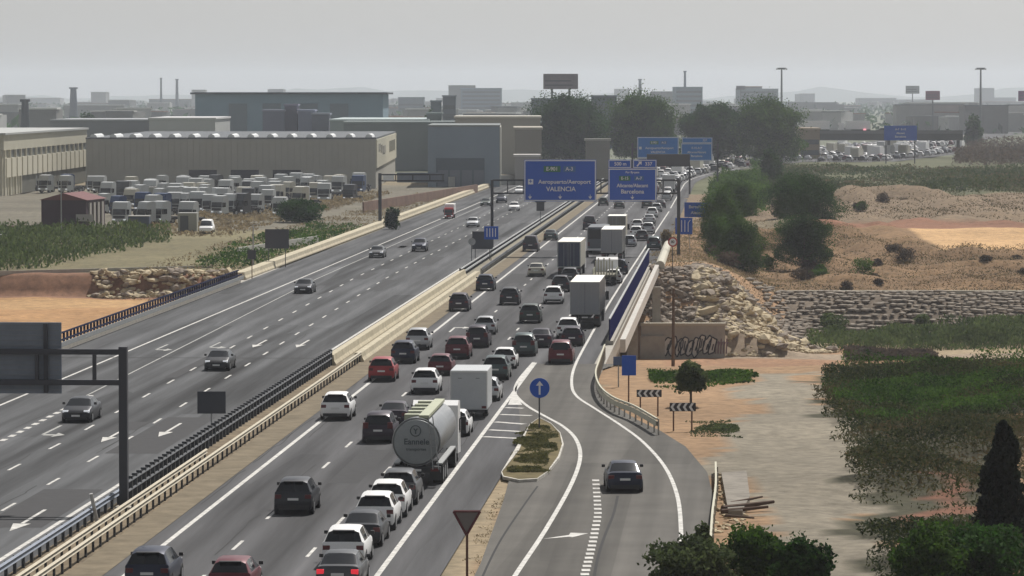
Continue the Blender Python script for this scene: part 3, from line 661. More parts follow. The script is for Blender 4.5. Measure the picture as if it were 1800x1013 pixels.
V = [
 ('suv', 258, 1042, 'navy', 'dark blue suv cut off by the bottom of the photo, leftmost of the bottom row'),
 ('hatchback', 403, 1052, 'maroon', 'dark red hatchback at the bottom edge between the dark blue suv and the lit saloon'),
 ('sedan', 593, 1040, 'grey', 'dark grey saloon with red tail lights glowing at the bottom edge'),
 ('suv', 603, 1000, 'white', 'white suv just ahead of the saloon with glowing tail lights'),
 ('sedan', 634, 963, 'darkgrey', 'dark blue grey saloon between two white suvs in the near queue'),
 ('suv', 658, 934, 'white', 'white suv with purple grey tailgate in front of the dark saloon of the near queue'),
 ('suv', 679, 911, 'white', 'white suv behind the dark suv that follows the tanker'),
 ('suv', 699, 889, 'grey', 'dark grey suv directly behind the tanker truck'),
 ('suv', 515, 906, 'darkgrey', 'dark suv driving alone in the middle lane near the bottom'),
 ('people_carrier', 664, 780, 'plum', 'dark purple people carrier just left of the tanker'),
 ('sedan', 690, 752, 'plum', 'dark brown car half hidden ahead of the people carrier beside the tanker'),
 ('suv', 589, 740, 'white', 'white suv alone in the left lane beside the median verge'),
 ('hatchback', 798, 768, 'white', 'white car between the tanker and the white box trailer'),
 ('hatchback', 854, 706, 'silver', 'silver car towing in front of the white box trailer'),
 ('suv', 746, 694, 'white', 'white suv left of the white box trailer'),
 ('suv', 670, 672, 'red', 'bright red suv in the left lane'),
 ('hatchback', 773, 661, 'maroon', 'dark red hatchback ahead of the white suv beside the box trailer'),
 ('suv', 708, 640, 'navy', 'dark blue suv with shiny roof rail ahead of the bright red suv'),
 ('suv', 803, 632, 'maroon', 'dark red suv in the middle lane ahead of the dark red hatchback'),
 ('suv', 733, 616, 'silver', 'silver white suv in the left lane ahead of the dark blue suv'),
 ('people_carrier', 838, 612, 'plum', 'dark purple grey people carrier beside the maroon suv'),
 ('hatchback', 852, 589, 'silver', 'silver hatchback ahead of the purple grey people carrier'),
 ('suv', 870, 669, 'teal', 'dark green grey suv ahead of the silver towing car'),
 ('hatchback', 886, 649, 'white', 'white hatchback ahead of the green grey suv'),
 ('people_carrier', 920, 627, 'teal', 'dark green people carrier left of the maroon people carrier on the merge'),
 ('sedan', 950, 612, 'plum', 'dark brown car changing lane ahead of the dark green people carrier'),
 ('people_carrier', 985, 641, 'maroon', 'maroon people carrier leaving the slip road merge'),
 ('hatchback', 1005, 609, 'plum', 'dark purple hatchback ahead of the maroon people carrier'),
 ('suv', 998, 596, 'white', 'white roofed car behind the grey lorry in the merge lane'),
 ('suv', 806, 548, 'plum', 'dark plum suv in the left lane at the middle of the bridge'),
 ('suv', 852, 512, 'navy', 'navy suv in the left lane ahead of the plum suv'),
 ('suv', 895, 537, 'black', 'black suv in the centre lane at the middle of the bridge'),
 ('suv', 931, 569, 'green', 'shiny black green suv right of centre behind the white suv'),
 ('suv', 972, 535, 'white', 'white suv left of the grey lorry on the bridge'),
 ('sedan', 942, 487, 'cream', 'cream white saloon left of the navy backed lorry'),
 ('suv', 985, 514, 'darkgrey', 'dark suv between the white suv and the grey lorry'),
 ('suv', 1001, 499, 'grey', 'grey roofed suv right behind the navy backed lorry'),
 ('van', 932, 443, 'plum', 'dark brown van in the left lane beside the median rail'),
 ('sedan', 967, 423, 'teal', 'grey green saloon ahead of the dark brown van'),
 ('van', 1036, 404, 'plum', 'purple grey van in the centre lane below the big blue sign'),
 ('suv', 1088, 483, 'navy', 'dark navy pickup like suv behind the lorry with the marked doors'),
 ('hatchback', 1078, 499, 'white', 'white car beside the grey lorry cab on the right lane'),
 ('hatchback', 1106, 434, 'silver', 'silver hatchback right of the lorry with the marked doors'),
 ('suv', 1118, 419, 'white', 'white suv of the right queue ahead of the silver hatchback'),
 ('hatchback', 1128, 424, 'grey', 'grey hatchback beside the white suv of the right queue'),
 ('suv', 1139, 412, 'silver', 'silver suv near the small cypress in the right queue'),
 ('hatchback', 1120, 404, 'white', 'white hatchback in the middle of the right queue'),
 ('sedan', 1141, 394, 'silver', 'silver saloon of the right queue left of the lane arrow board'),
 ('suv', 1146, 383, 'white', 'white suv of the right queue just below the second blue panel'),
 ('people_carrier', 1149, 440, 'teal', 'grey green jeep on the hard shoulder beside the round speed sign'),
 ('hatchback', 1060, 362, 'green', 'dark green car below the gap between the two big blue signs'),
 ('sedan', 1088, 367, 'green', 'dark green saloon below the left half of the exit sign'),
 ('suv', 1137, 366, 'green', 'dark green suv below the right corner of the exit sign'),
 ('hatchback', 1154, 373, 'silver', 'silver car of the right queue right of the dark green suv'),
 ('sedan', 1161, 366, 'plum', 'dark purple saloon at the far end of the right queue'),
]
for k, px_, py_, c, lb in V: veh(k, px_, py_, c, lb, lit=('glowing at' in lb))
veh('tanker_truck', 732, 856, 'white', 'silver tanker truck with round grey end and green walkway in the right lane', 'trucks and trailers')
veh('box_trailer', 824, 737, 'white', 'white box trailer with plain rear in the right lane', 'trucks and trailers')
veh('articulated_truck', 1028, 577, 'grey', 'grey lorry with cream roof in the merge lane on the bridge', 'trucks and trailers', doors=M_dsilver)
veh('articulated_truck', 1000, 489, 'cream', 'lorry with navy rear doors and white side', 'trucks and trailers', doors=M_dnavy)
veh('articulated_truck', 1075, 462, 'grey', 'lorry with marked silver doors ahead of the navy backed lorry', 'trucks and trailers', doors=M_dsilver)
veh('box_truck', 1083, 430, 'cream', 'cream topped lorry farthest of the big lorries', 'trucks and trailers', doors=mat('door_beige', (.2, .19, .16), .6), dt=2)
veh('coach', 1040, 447, 'darkgrey', 'dark coach between the navy backed lorry and the one with marked doors', 'trucks and trailers', s=-17.2)
veh('flatbed_truck', 1050, 503, 'cream', 'flatbed lorry with cream posts ahead of the grey lorry', 'trucks and trailers', s=-13.6)
r = put_vehicle('sedan', *P(1099, 867), -R(-1.0), 'navy', 'dark blue saloon alone on the slip road', 'cars in the right carriageway', z=.014); POST.append((r, 'navy', False, None))
for a in [('sedan', 133, 744, 'darkgrey', 'dark grey saloon in the left carriageway, nearest the camera'), ('sedan', 380, 653, 'black', 'black saloon beyond the painted arrows of the left carriageway'),
          ('sedan', 532, 517, 'darkgrey', 'dark saloon beside the left bridge parapet end'), ('sedan', 661, 454, 'grey', 'grey saloon left of the dark blue suv in the left carriageway'),
          ('suv', 736, 443, 'navy', 'dark blue suv right of the grey saloon in the left carriageway'), ('hatchback', 830, 400, 'silver', 'silver grey car left of the gantry post'),
          ('hatchback', 903, 371, 'white', 'white car right of the gantry post in the left carriageway'), ('sedan', 853, 363, 'green', 'dark green car half behind the gantry post')]: onc(*a)
# small red and white lorry
t_, s_ = ts(786, 386); X, Y = road(t_+8.8, s_); r = put_vehicle('box_truck', X, Y, 0, 'white', 'small red cabbed white lorry near the left roadside rail', 'cars in the left carriageway'); r.rotation_euler = (0, 0, math.pi-A0)
bpy.context.view_layer.update()
POST.append((r, 'white', False, None)); r.scale = (.62, .62, .62)
for r_, c, lit, dr in POST: paint_vehicle(r_, c, lit, dr)
for c in r.children:
    if c.name.split('.')[0] == 'cab': c.material_slots[0].material = PAINT['red']

# far traffic: one mesh per vehicle
def lowcar(kind):
    W, st = CARS[kind]; mb = MB(); rings = [ring(y, zb, b, t, wf, W) for (y, zb, b, t, wf, g) in st]; L = st[-1][0]
    for i in range(len(st)-1):
        y0, y1, g = st[i][0], st[i+1][0], st[i][5]; r0, r1 = rings[i], rings[i+1]
        for j in range(8):
            for sgn in (1, -1):
                gl = (j >= 6 and g in 'RF') or (j == 5 and g in 'SF')
                mb.face([(sgn*r0[j][0], y0, r0[j][1]), (sgn*r0[j+1][0], y0, r0[j+1][1]), (sgn*r1[j+1][0], y1, r1[j+1][1]), (sgn*r1[j][0], y1, r1[j][1])], 1 if gl else 0)
    for r0, y0 in ((rings[0], 0), (rings[-1], L)): mb.face([(x, y0, z) for x, z in r0]+[(-x, y0, z) for x, z in r0[::-1][1:-1]])
    for y in (.72, L-.78):
        for sx in (-1, 1): mb.tube((sx*(W/2-.2), y, .32), (sx*(W/2+.01), y, .32), .33, 10, m=2)
    for sx in (-1, 1): mb.box(sx*W*.4-.14, sx*W*.4+.14, -.015, .15, st[1][2]-.15, st[1][2], 3); mb.box(sx*W*.36-.16, sx*W*.36+.16, L-.4, L-.05, .6, .72, 4)
    return mb
LOW = {}
def low_vehicle(kind, t_, s_, col, label, group, face_cam=False):
    if kind not in LOW:
        if kind == 'lorry':
            mb = MB().box(-1.25, 1.25, 0, 8, 1.1, 3.8, 0).box(-1.2, 1.2, 8.3, 10.2, .5, 3.2, 0).box(-1.1, 1.1, 10.19, 10.25, 1.6, 2.6, 1).box(-.5, .5, 0, 9, .7, 1.09, 2)
            for y in (1.4, 2.7, 8.9):
                for sx in (-1, 1): mb.tube((sx*.85, y, .48), (sx*1.22, y, .48), .48, 12, m=2)
        else: mb = lowcar(kind)
        o = mb.obj(kind, [PAINT['white'], M_glass, M_tyre, M_tail, M_head], smooth=(kind != 'lorry')); o.material_slots[0].link = 'OBJECT'; LOW[kind] = o
    else: o = LOW[kind].copy(); COL.objects.link(o)
    L = 10.2 if kind == 'lorry' else CARS[kind][1][-1][0]
    o.material_slots[0].material = PAINT[col]; h = heading(t_)
    if face_cam: o.location = (*road(t_+L, s_), .012); o.rotation_euler = (0, 0, math.pi-h)
    else: o.location = (*road(t_, s_), .012); o.rotation_euler = (0, 0, -h)
    return tag(o, label, 'lorry' if kind == 'lorry' else 'car', group)
fc = ['white', 'silver', 'white', 'grey', 'darkgrey', 'white', 'black', 'silver', 'maroon', 'navy', 'grey', 'white', 'beige']
cname = {'white': 'white', 'silver': 'silver', 'grey': 'grey', 'darkgrey': 'dark grey', 'black': 'black', 'maroon': 'dark red', 'navy': 'dark blue', 'beige': 'beige'}
def stretch(t0, t1, lanes, gap, where, face_cam=False, lor=.06):
    for s_ in lanes:
        t_ = t0+rnd.uniform(0, 8)
        while t_ < t1:
            k = 'lorry' if rnd.random() < lor else rnd.choice(['hatchback', 'suv', 'sedan', 'suv', 'people_carrier'])
            c = rnd.choice(fc) if k != 'lorry' else rnd.choice(['white', 'white', 'silver', 'cream'])
            kn = {'hatchback': 'hatchback', 'suv': 'suv', 'sedan': 'saloon', 'people_carrier': 'people carrier', 'lorry': 'lorry'}[k]; lb = '%s %s %s' % (cname.get(c, c), kn, where)
            low_vehicle(k, t_, s_+rnd.uniform(-.3, .3), c, lb, 'tiny %s %ss %s' % (cname.get(c, c), kn, where), face_cam)
            t_ += (12 if k == 'lorry' else 5)+rnd.uniform(*gap)
stretch(745, 980, (-13.1, -16.6), (3, 10), 'queuing beyond the big blue signs')
stretch(770, 980, (-20.2, -23.6), (18, 45), 'queuing beyond the big blue signs')
stretch(985, 1240, (-13.1, -16.6, -20.2, -23.6), (3, 22), 'in the jam at the start of the far bend')
stretch(1245, 1640, (-9.8, -13.1, -16.6, -20.2, -23.6), (4, 18), 'in the distant jam below the overpass')
struct('service_road', strip(1190, 1460, -9.2, 16, .004), M_asph)
stretch(1195, 1450, (-5.5, -1.5, 2.5, 6.5, 10.5), (2, 14), 'in the wide jam in front of the overpass')
stretch(1150, 1560, (-33.5, -37.2, -41), (8, 40), 'coming the other way near the overpass', True)
stretch(730, 1100, (-36.2, -43.2), (45, 120), 'coming the other way behind the signs', True, .2)

# ------------------------------------------------------------------ barriers
def railing(name, t0, t1, s, label, cat='guard rail', step=2.0, mrail=M_steel, mpost=M_dark, rails=((.72, .30),), hp=.75, wpost=.07, group=None, cap=False):
    r = empty(name, (*road(t0, s), 0), 0, label, cat, group); X0, Y0 = road(t0, s); fs = s
    n = max(2, int((t1-t0)/8)); 
    for zc, hh in rails:
        mb = MB()
        for i in range(n):
            a = t0+(t1-t0)*i/n; b_ = t0+(t1-t0)*(i+1)/n
            pa, pb, pa2, pb2 = road(a, s), road(b_, s), road(a, s+.09), road(b_, s+.09)
            q = lambda p, z: (p[0]-X0, p[1]-Y0, z); z0, z1 = zc-hh/2, zc+hh/2; zm = zc
            mb.face([q(pa, z0), q(pb, z0), q(pb2, z0+.07), q(pa2, z0+.07)]); mb.face([q(pa2, z0+.07), q(pb2, z0+.07), q(pb, zm), q(pa, zm)])
            mb.face([q(pa, zm), q(pb, zm), q(pb2, z1-.07), q(pa2, z1-.07)]); mb.face([q(pa2, z1-.07), q(pb2, z1-.07), q(pb, z1), q(pa, z1)])
        mb.obj('rail', mrail, r)
    N = int((t1-t0)/step)+1; pm = MB().box(-wpost/2, wpost/2, -wpost/2, wpost/2, 0, hp); first = None
    if cap: pm.box(-.05, .05, -wpost/2-.03, -wpost/2-.003, hp-.3, hp-.12, 1)
    for i in range(min(N, 100)):
        p = road(t0+i*step, s-.07)
        if first is None: first = pm.obj('post', [mpost, M_steel], r); o = first
        else: o = first.copy(); COL.objects.link(o); o.parent = r
        o.location = (p[0]-X0, p[1]-Y0, 0); o.rotation_euler = (0, 0, -A0)
    if N > 100:
        mb = MB()
        for i in range(100, N):
            p = road(t0+i*step, s-.07); mb.box(p[0]-X0-wpost/2, p[0]-X0+wpost/2, p[1]-Y0-wpost/2, p[1]-Y0+wpost/2, 0, hp)
        o = mb.obj('post', mpost, r); o['kind'] = 'stuff'
    return r
railing('guard_rail', 120, 192, -29.9, 'grey guard rail along the left carriageway at the bottom left corner', step=2.0, mrail=M_signback, rails=((.66, .34),), hp=.8, wpost=.13)
railing('median_railing', 193, 292, -29.7, 'black motorway railing with close thick posts ahead of the bridge', step=1.5, mrail=M_dark, rails=((1.0, .16), (.55, .16)), hp=1.2, wpost=.26, cap=True)
railing('guard_rail', 120, 296, -27.9, 'long dusty guard rail on the right side of the median verge', step=2.0, mrail=M_rail, rails=((.68, .3),), hp=.72, wpost=.1)
railing('guard_rail', 120, 214, -28.6, 'shorter dusty guard rail doubled inside the median near the gantry post', step=2.0, mrail=M_rail, rails=((.68, .3),), hp=.72, wpost=.1)
railing('median_railing', 432, 900, -29.8, 'dark median railing beyond the bridge toward the big blue signs', step=2.4, mrail=M_steel, rails=((1.0, .2), (.5, .25)), hp=1.1, wpost=.16)
railing('guard_rail', 440, 900, -28.0, 'dark guard rail on the right of the median beyond the bridge', step=2.4, mrail=M_dark, rails=((.68, .34),), hp=.72, wpost=.12)
def jersey(t0, t1, s, label, m=M_cream, h=.9, wb=.62, wt=.22, name='concrete_barrier', cat='barrier'):
    mb = MB(); n = max(2, int((t1-t0)/6)); prof = [(-wb/2, 0), (-wb/2, .12), (-wt/2-.06, .35), (-wt/2, h), (wt/2, h), (wt/2+.06, .35), (wb/2, .12), (wb/2, 0)]
    for i in range(n):
        a = t0+(t1-t0)*i/n; b_ = t0+(t1-t0)*(i+1)/n
        for (x0, z0), (x1, z1) in zip(prof, prof[1:]): mb.face([(*road(a, s+x0), z0), (*road(a, s+x1), z1), (*road(b_, s+x1), z1), (*road(b_, s+x0), z0)])
    for t_ in (t0, t1): mb.face([(*road(t_, s+x), z) for x, z in prof])
    return tag(mb.obj(name, m), label, cat)
jersey(292, 436, -29.8, 'cream concrete barrier of the bridge median, left one', wb=.9, wt=.5, h=.8)
jersey(296, 434, -28.1, 'cream concrete barrier of the bridge median, right one', wb=.9, wt=.5, h=.7)
jersey(428, 1000, -53.6, 'cream concrete wall along the left roadside beyond the bridge', h=.75, wb=1.5, wt=1.1, name='roadside_wall', cat='wall')
# left bridge parapet: navy rails and close balusters
def parapet(t0, t1, s, label, inward):
    r = empty('bridge_parapet', (*road(t0, s), 0), -A0, label, 'parapet'); L = t1-t0
    MB().box(-.25, .25, 0, L, -.3, .28).obj('kerb_beam', M_conc, r)
    nv = mat('navy_steel', (.02, .025, .06), .9, spec=.05)
    MB().box(-.06, .06, 0, L, 1.3, 1.42).obj('top_rail', nv, r); MB().box(-.05, .05, 0, L, .42, .5).obj('bottom_rail', nv, r)
    MB().box(inward*.55-.03, inward*.55+.03, 0, L, .45, .8).obj('guard_beam', M_steel, r); MB().box(inward*.35-.03, inward*.35+.03, 0, L, .85, 1.0).obj('guard_beam', nv, r)
    N = int(L/1.25); f = None
    for i in range(min(N, 100)):
        if f is None: f = o = MB().box(-.08, .08, -.11, .11, .28, 1.3).obj('baluster', nv, r)
        else: o = f.copy(); COL.objects.link(o); o.parent = r
        o.location = (0, .3+i*L/min(N, 100), 0)
    return r
parapet(255, 420, -52.6, 'navy railing parapet on the left side of the bridge', 1)
r = empty('bridge_parapet', (*road(318, -10.0), 0), -A0, 'solid dark navy parapet screen on the right side of the bridge', 'parapet'); L = 146
MB().box(-.3, .3, 0, L, -.5, .3).obj('kerb_beam', M_conc, r); MB().box(-.05, .05, 0, L, .3, 2.0).obj('screen', mat('navy_screen', (.014, .016, .07), .95, spec=0), r); MB().box(-.08, .08, 0, L, 2.0, 2.09).obj('top_rail', M_steel, r)
MB().box(.9, 1.35, -2, L+2, -.5, .55).obj('edge_beam', mat('edge_conc', (.50, .48, .44), .8, var=.15, scale=1), r)
# curved rail on the slip road bend
def pxrail(name, pts, label, h=.8, mrail=None, step=1.3, post=.1, cat='guard rail', zz=0):
    q = [Vector((*P(*p), zz)) for p in pts]; out = []
    for i in range(len(q)-1):
        p0 = q[max(i-1, 0)]; p1 = q[i]; p2 = q[i+1]; p3 = q[min(i+2, len(q)-1)]
        for k in range(8):
            t = k/8; out.append(.5*((2*p1)+(p2-p0)*t+(2*p0-5*p1+4*p2-p3)*t*t+(3*p1-p0-3*p2+p3)*t**3))
    out.append(q[-1]); o0 = out[0]; r = empty(name, o0, 0, label, cat)
    mb = MB(); 
    for a, b_ in zip(out, out[1:]):
        a = a-o0; b_ = b_-o0; d = (b_-a).normalized(); nn = Vector((d.y, -d.x, 0))*.05
        for z0, z1 in ((h-.12, h), (h-.5, h-.2)):
            A = [a-nn, a+nn, b_+nn, b_-nn]
            mb.face([p+Vector((0, 0, z1)) for p in A]); mb.face([A[0]+Vector((0, 0, z0)), A[3]+Vector((0, 0, z0)), A[3]+Vector((0, 0, z1)), A[0]+Vector((0, 0, z1))]); mb.face([A[1]+Vector((0, 0, z0)), A[2]+Vector((0, 0, z0)), A[2]+Vector((0, 0, z1)), A[1]+Vector((0, 0, z1))])
    mb.obj('rail', mrail or M_steel, r); acc = 0; f = None
    for a, b_ in zip(out, out[1:]):
        acc += (b_-a).length
        if acc > step:
            acc = 0
            if f is None: f = o = MB().box(-post/2, post/2, -post/2, post/2, 0, h-.05).obj('post', M_conc, r)
            else: o = f.copy(); COL.objects.link(o); o.parent = r
            o.location = b_-o0+Vector((.08, 0, 0))
    return r
pxrail('guard_rail', [(1063, 628), (1054, 655), (1047, 680), (1055, 705), (1078, 725), (1115, 741), (1155, 765)], 'curved guard rail with pale top around the slip road bend', h=1.0, mrail=mat('pale_rail', (.5, .48, .38), .7), step=1.6)
pxrail('low_fence', [(1258, 828), (1258, 870), (1252, 920), (1248, 990)], 'low pale edge rail beside the rubble at the slip road edge', h=.5, mrail=mat('pale_rail', 0), step=2.2)

# ------------------------------------------------------------------ gantries and signs
def beam(mb, a, b_, w_=.14): mb.box(min(a[0], b_[0])-w_/2, max(a[0], b_[0])+w_/2, min(a[1], b_[1])-w_/2, max(a[1], b_[1])+w_/2, min(a[2], b_[2])-w_/2, max(a[2], b_[2])+w_/2)
# near gantry over the left carriageway, seen from behind
gx, gy = P(218, 895)
g = empty('sign_gantry', (gx, gy, 0), -A0, 'dark steel sign gantry over the left carriageway with the sign back at the left edge', 'gantry')
GM = mat('gantry_paint', (.055, .058, .07), .6, .2)
MB().box(-.2, .2, -.22, .22, .12, 7.85).obj('post', GM, g); MB().box(-.4, .4, -.4, .4, .0, .12).obj('base_plate', M_conc, g)
MB().box(-24.4, -24, -.22, .22, .0, 7.85).obj('post', GM, g)
mb = MB(); beam(mb, (-24, 0, 7.6), (-.2, 0, 7.6), .26); mb.obj('top_chord', GM, g); mb = MB(); beam(mb, (-24, 0, 6.12), (-.2, 0, 6.12), .26); mb.obj('bottom_chord', GM, g)
for x in (-1.4, -4.2, -7.0, -9.8, -12.6, -15.4, -18.2, -21): MB().box(x-.09, x+.09, -.09, .09, 6.26, 7.46).obj('strut', GM, g)
sp = MB(); sp.box(-8.6, -3.05, .3, .36, 5.55, 9.0); sp.obj('sign_panel', M_signback, g, bevel=.02)
rb = MB()
for i in range(14): rb.box(-8.5, -3.15, .26, .298, 5.7+i*.24, 5.76+i*.24)
rb.obj('panel_rib', mat('panel_rib', (.20, .22, .25), .5, .3), g)
MB().box(-3.9, -3.7, .13, .25, 5.6, 8.95).obj('panel_bracket', GM, g); MB().box(-6.9, -6.7, .13, .25, 5.6, 8.95).obj('panel_bracket', GM, g)
# big blue gantry
def panel(root, x0, x1, z0, z1, y=0, m=M_blue, border=.12, name='sign_panel'):
    p = MB().box(x0, x1, y-.06, y, z0, z1).obj(name, m, root, bevel=.03)
    b_ = MB(); w_ = border
    b_.box(x0+.05, x1-.05, y-.075, y-.062, z1-.05-w_, z1-.05); b_.box(x0+.05, x1-.05, y-.075, y-.062, z0+.05, z0+.05+w_)
    b_.box(x0+.05, x0+.05+w_, y-.075, y-.062, z0+.05+w_, z1-.05-w_); b_.box(x1-.05-w_, x1-.05, y-.075, y-.062, z0+.05+w_, z1-.05-w_)
    b_.obj('border', M_signw, p); return p
Y2 = 494.0; k2 = F/Y2
bx, by = PZ(865, 450, Y2)[:2]
g = empty('sign_gantry', (bx, by, 0), 0, 'large gantry across the right carriageway carrying the two big blue signs', 'gantry')
def gxz(px, py, Y=Y2, x0=bx): q = PZ(px, py, Y); return q[0]-x0, q[2]
MB().box(-.18, .18, -.2, .2, 0, 9.4).obj('post', M_dark, g); xr = gxz(1193, 330)[0]; MB().box(xr-.2, xr+.2, -.2, .2, 0, 9.4).obj('post', M_dark, g)
za, zb_ = gxz(0, 317)[1], gxz(0, 340)[1]
mb = MB(); beam(mb, (.18, 0, za), (xr-.2, 0, za), .22); mb.obj('top_chord', M_dark, g); mb = MB(); beam(mb, (.18, 0, zb_), (xr-.2, 0, zb_), .2); mb.obj('bottom_chord', M_dark, g)
for i in range(1, 12): MB().box(xr*i/12-.07, xr*i/12+.07, -.07, .07, zb_+.1, za-.11).obj('strut', M_dark, g)
x0, z1 = gxz(921, 281); x1, z0 = gxz(1048, 354)
p1 = panel(g, x0, x1, z0, z1, -.3); cx = (x0+x1)/2
YT = -.37
def shield(par, x, z, w_, h_, m, tx): 
    s_ = MB().box(x-w_/2, x+w_/2, YT-.012, YT, z-h_/2, z+h_/2).obj('road_shield', m, par); text(tx, h_*.85, s_, M_signw, (x, YT-.03, z)); return s_
shield(p1, cx-1.0, z1-1.15, 2.1, .75, M_green, 'E-901'); shield(p1, cx+1.15, z1-1.15, 1.5, .75, mat('shield_blue', (.03, .12, .33), .6), 'A-3')
text('Aeropuerto/Aeroport', .70, p1, M_signw, (cx+.55, YT-.03, z1-2.75), sx=1.03); text('VALENCIA', .78, p1, M_signw, (cx+.1, YT-.03, z1-3.65))
MB().box(x0+.5, x0+1.15, YT-.012, YT, z1-3.05, z1-2.4).obj('airport_symbol', M_signw, p1); text('+', .8, p1, M_blue, (x0+.82, YT-.03, z1-2.7))
def darrow(par, x, z, sc=.3):
    MB().face([(x-.1*sc, YT-.02, z+sc), (x+.1*sc, YT-.02, z+sc), (x+.12*sc, YT-.02, z), (x-.12*sc, YT-.02, z)]).face([(x-sc*.8, YT-.021, z+.15*sc), (x+sc*.8, YT-.021, z+.15*sc), (x, YT-.021, z-sc*.9)]).obj('lane_arrow', M_signw, par)
for x in (x0+.75, cx, x1-.75): darrow(p1, x, z0+.55)
x0, z1 = gxz(1069, 296); x1, z0 = gxz(1154, 354); cx = (x0+x1)/2
p2 = panel(g, x0, x1, z0, z1, -.3)
zt = gxz(0, 281)[1]; ta = panel(g, x0, cx-.15, z1+.02, zt, -.3, border=.08, name='sign_tab'); tb = panel(g, cx+.05, x1, z1+.02, zt, -.3, border=.08, name='sign_tab')
text('500 m', .6, ta, M_signw, ((x0+cx)/2, YT-.03, (z1+zt)/2)); text('337', .6, tb, M_signw, (cx+2.0, YT-.03, (z1+zt)/2))
MB().face([(cx+.5, YT-.02, z1+.3), (cx+.65, YT-.02, z1+.22), (cx+1.05, YT-.02, zt-.35), (cx+.9, YT-.02, zt-.25)]).face([(cx+.7, YT-.021, zt-.22), (cx+1.15, YT-.021, zt-.2), (cx+1.12, YT-.021, zt-.65)]).obj('exit_arrow', M_signw, tb)
text('Por By-pass', .36, p2, M_signw, (cx, YT-.03, z1-.5)); shield(p2, cx-.95, z1-1.25, 1.4, .6, M_green, 'E-15'); shield(p2, cx+.8, z1-1.25, 1.2, .6, mat('shield_blue', 0), 'A-7')
text('Alicante/Alacant', .62, p2, M_signw, (cx, YT-.03, z1-2.15), sx=.95); text('Barcelona', .72, p2, M_signw, (cx, YT-.03, z1-2.9)); darrow(p2, cx, z0+.5)
# left cantilever gantry
Y3 = 606.; bx3 = PZ(668, 397, Y3)[0]; g = empty('sign_gantry', (bx3, Y3, 0), 0, 'cantilever gantry standing at the left roadside with empty frames', 'gantry')
MB().box(-.25, .25, -.25, .25, -.1, 8.0).obj('post', M_dark, g); 
for z in (7.8, 6.85): MB().box(.25, 9.8, -.1, .1, z-.1, z+.1).obj('chord', M_dark, g)
for x in (2.4, 5, 7.6, 9.6): MB().box(x-.08, x+.08, -.08, .08, 6.96, 7.69).obj('strut', M_dark, g)
MB().box(.5, 2.2, -.2, -.12, 6.9, 7.7).obj('lamp_box', M_signw, g); MB().box(2.6, 9.2, .12, .2, 6.6, 8.1).obj('sign_panel', M_signback, g)
# far gantry signs before the bend
Y4 = 840.; g = empty('sign_gantry', (PZ(1112, 300, Y4)[0], Y4, 0), 0, 'far gantry with two pale blue signs in front of the dark trees', 'gantry'); bx4 = g.location.x
def q4(px, py): return gxz(px, py, Y4, bx4)
for px_ in (1112, 1262): x = q4(px_, 0)[0]; MB().box(x-.2, x+.2, -.2, .2, 0, q4(0, 252)[1]).obj('post', M_dark, g)
za = q4(0, 262)[1]; MB().box(.2, q4(1262, 0)[0]-.2, -.15, .15, za-.2, za+.2).obj('beam', M_dark, g)
YT = -.37
x0, z1 = q4(1120, 241); x1, z0 = q4(1193, 278); p = panel(g, x0, x1, z0, z1, -.3, M_bluefar, .14)
shield(p, (x0+x1)/2-.8, z1-1.2, 1.8, .7, M_green, 'E-901'); shield(p, (x0+x1)/2+1.2, z1-1.2, 1.3, .7, mat('shield_blue', 0), 'A-3'); text('Aeropuerto/Aeroport', .66, p, M_signw, ((x0+x1)/2+.3, YT-.03, z1-2.35)); text('VALENCIA', .66, p, M_signw, ((x0+x1)/2, YT-.03, z1-3.2)); MB().box(x0+.4, x0+.95, YT-.012, YT, z1-2.6, z1-2.05).obj('airport_symbol', M_signw, p)
x0, z1 = q4(1197, 252); x1, z0 = q4(1252, 283); p = panel(g, x0, x1, z0, z1, -.3, M_bluefar, .14)
text('E-15 A-7', .6, p, M_signw, ((x0+x1)/2, YT-.03, z1-1.0)); text('Alicante/Alacant', .6, p, M_signw, ((x0+x1)/2, YT-.03, z1-1.9)); text('Barcelona', .6, p, M_signw, ((x0+x1)/2, YT-.03, z1-2.7))
zt = q4(0, 242)[1]; tb = panel(g, x0+.2, x1, z1+.02, zt, -.3, M_bluefar, .1, name='sign_tab'); text('337', .6, tb, M_signw, (x1-1.6, YT-.03, (z1+zt)/2))
# variable message board just before it
Y5 = 800.; g = empty('message_board', (PZ(1137, 300, Y5)[0], Y5, 0), 0, 'dark switched off message board below the pale blue signs', 'message board')
for x in (.4, 8.6): MB().box(x-.18, x+.18, -.2, .2, 0, PZ(0, 290, Y5)[2]).obj('post', M_dark, g)
MB().box(0, PZ(1213, 0, Y5)[0]-PZ(1137, 0, Y5)[0], -.3, .3, PZ(0, 293, Y5)[2], PZ(0, 271, Y5)[2]).obj('display_panel', mat('display', (.025, .025, .03), .5), g, bevel=.05)
# farthest blue sign by the overpass
Y6 = 1150.; x0 = PZ(1555, 0, Y6)[0]; g = empty('road_sign', (x0, Y6, 0), 0, 'blue sign in front of the far overpass', 'road sign')
wid = PZ(1613, 0, Y6)[0]-x0; z0, z1 = PZ(0, 247, Y6)[2], PZ(0, 221, Y6)[2]; YT = -.1
pp = MB().box(0, wid, -.06, 0, z0, z1).obj('sign_panel', M_blue, g)
for x in (.6, wid-.6): MB().box(x-.15, x+.15, .01, .3, 0, z1-.2).obj('post', M_dark, g)
text('A-7  E-15', .8, pp, M_signw, (wid/2, YT, z1-1.1)); text('Alacant', .8, pp, M_signw, (wid/2, YT, z1-2.2)); text('Barcelona', .8, pp, M_signw, (wid/2, YT, z1-3.2))
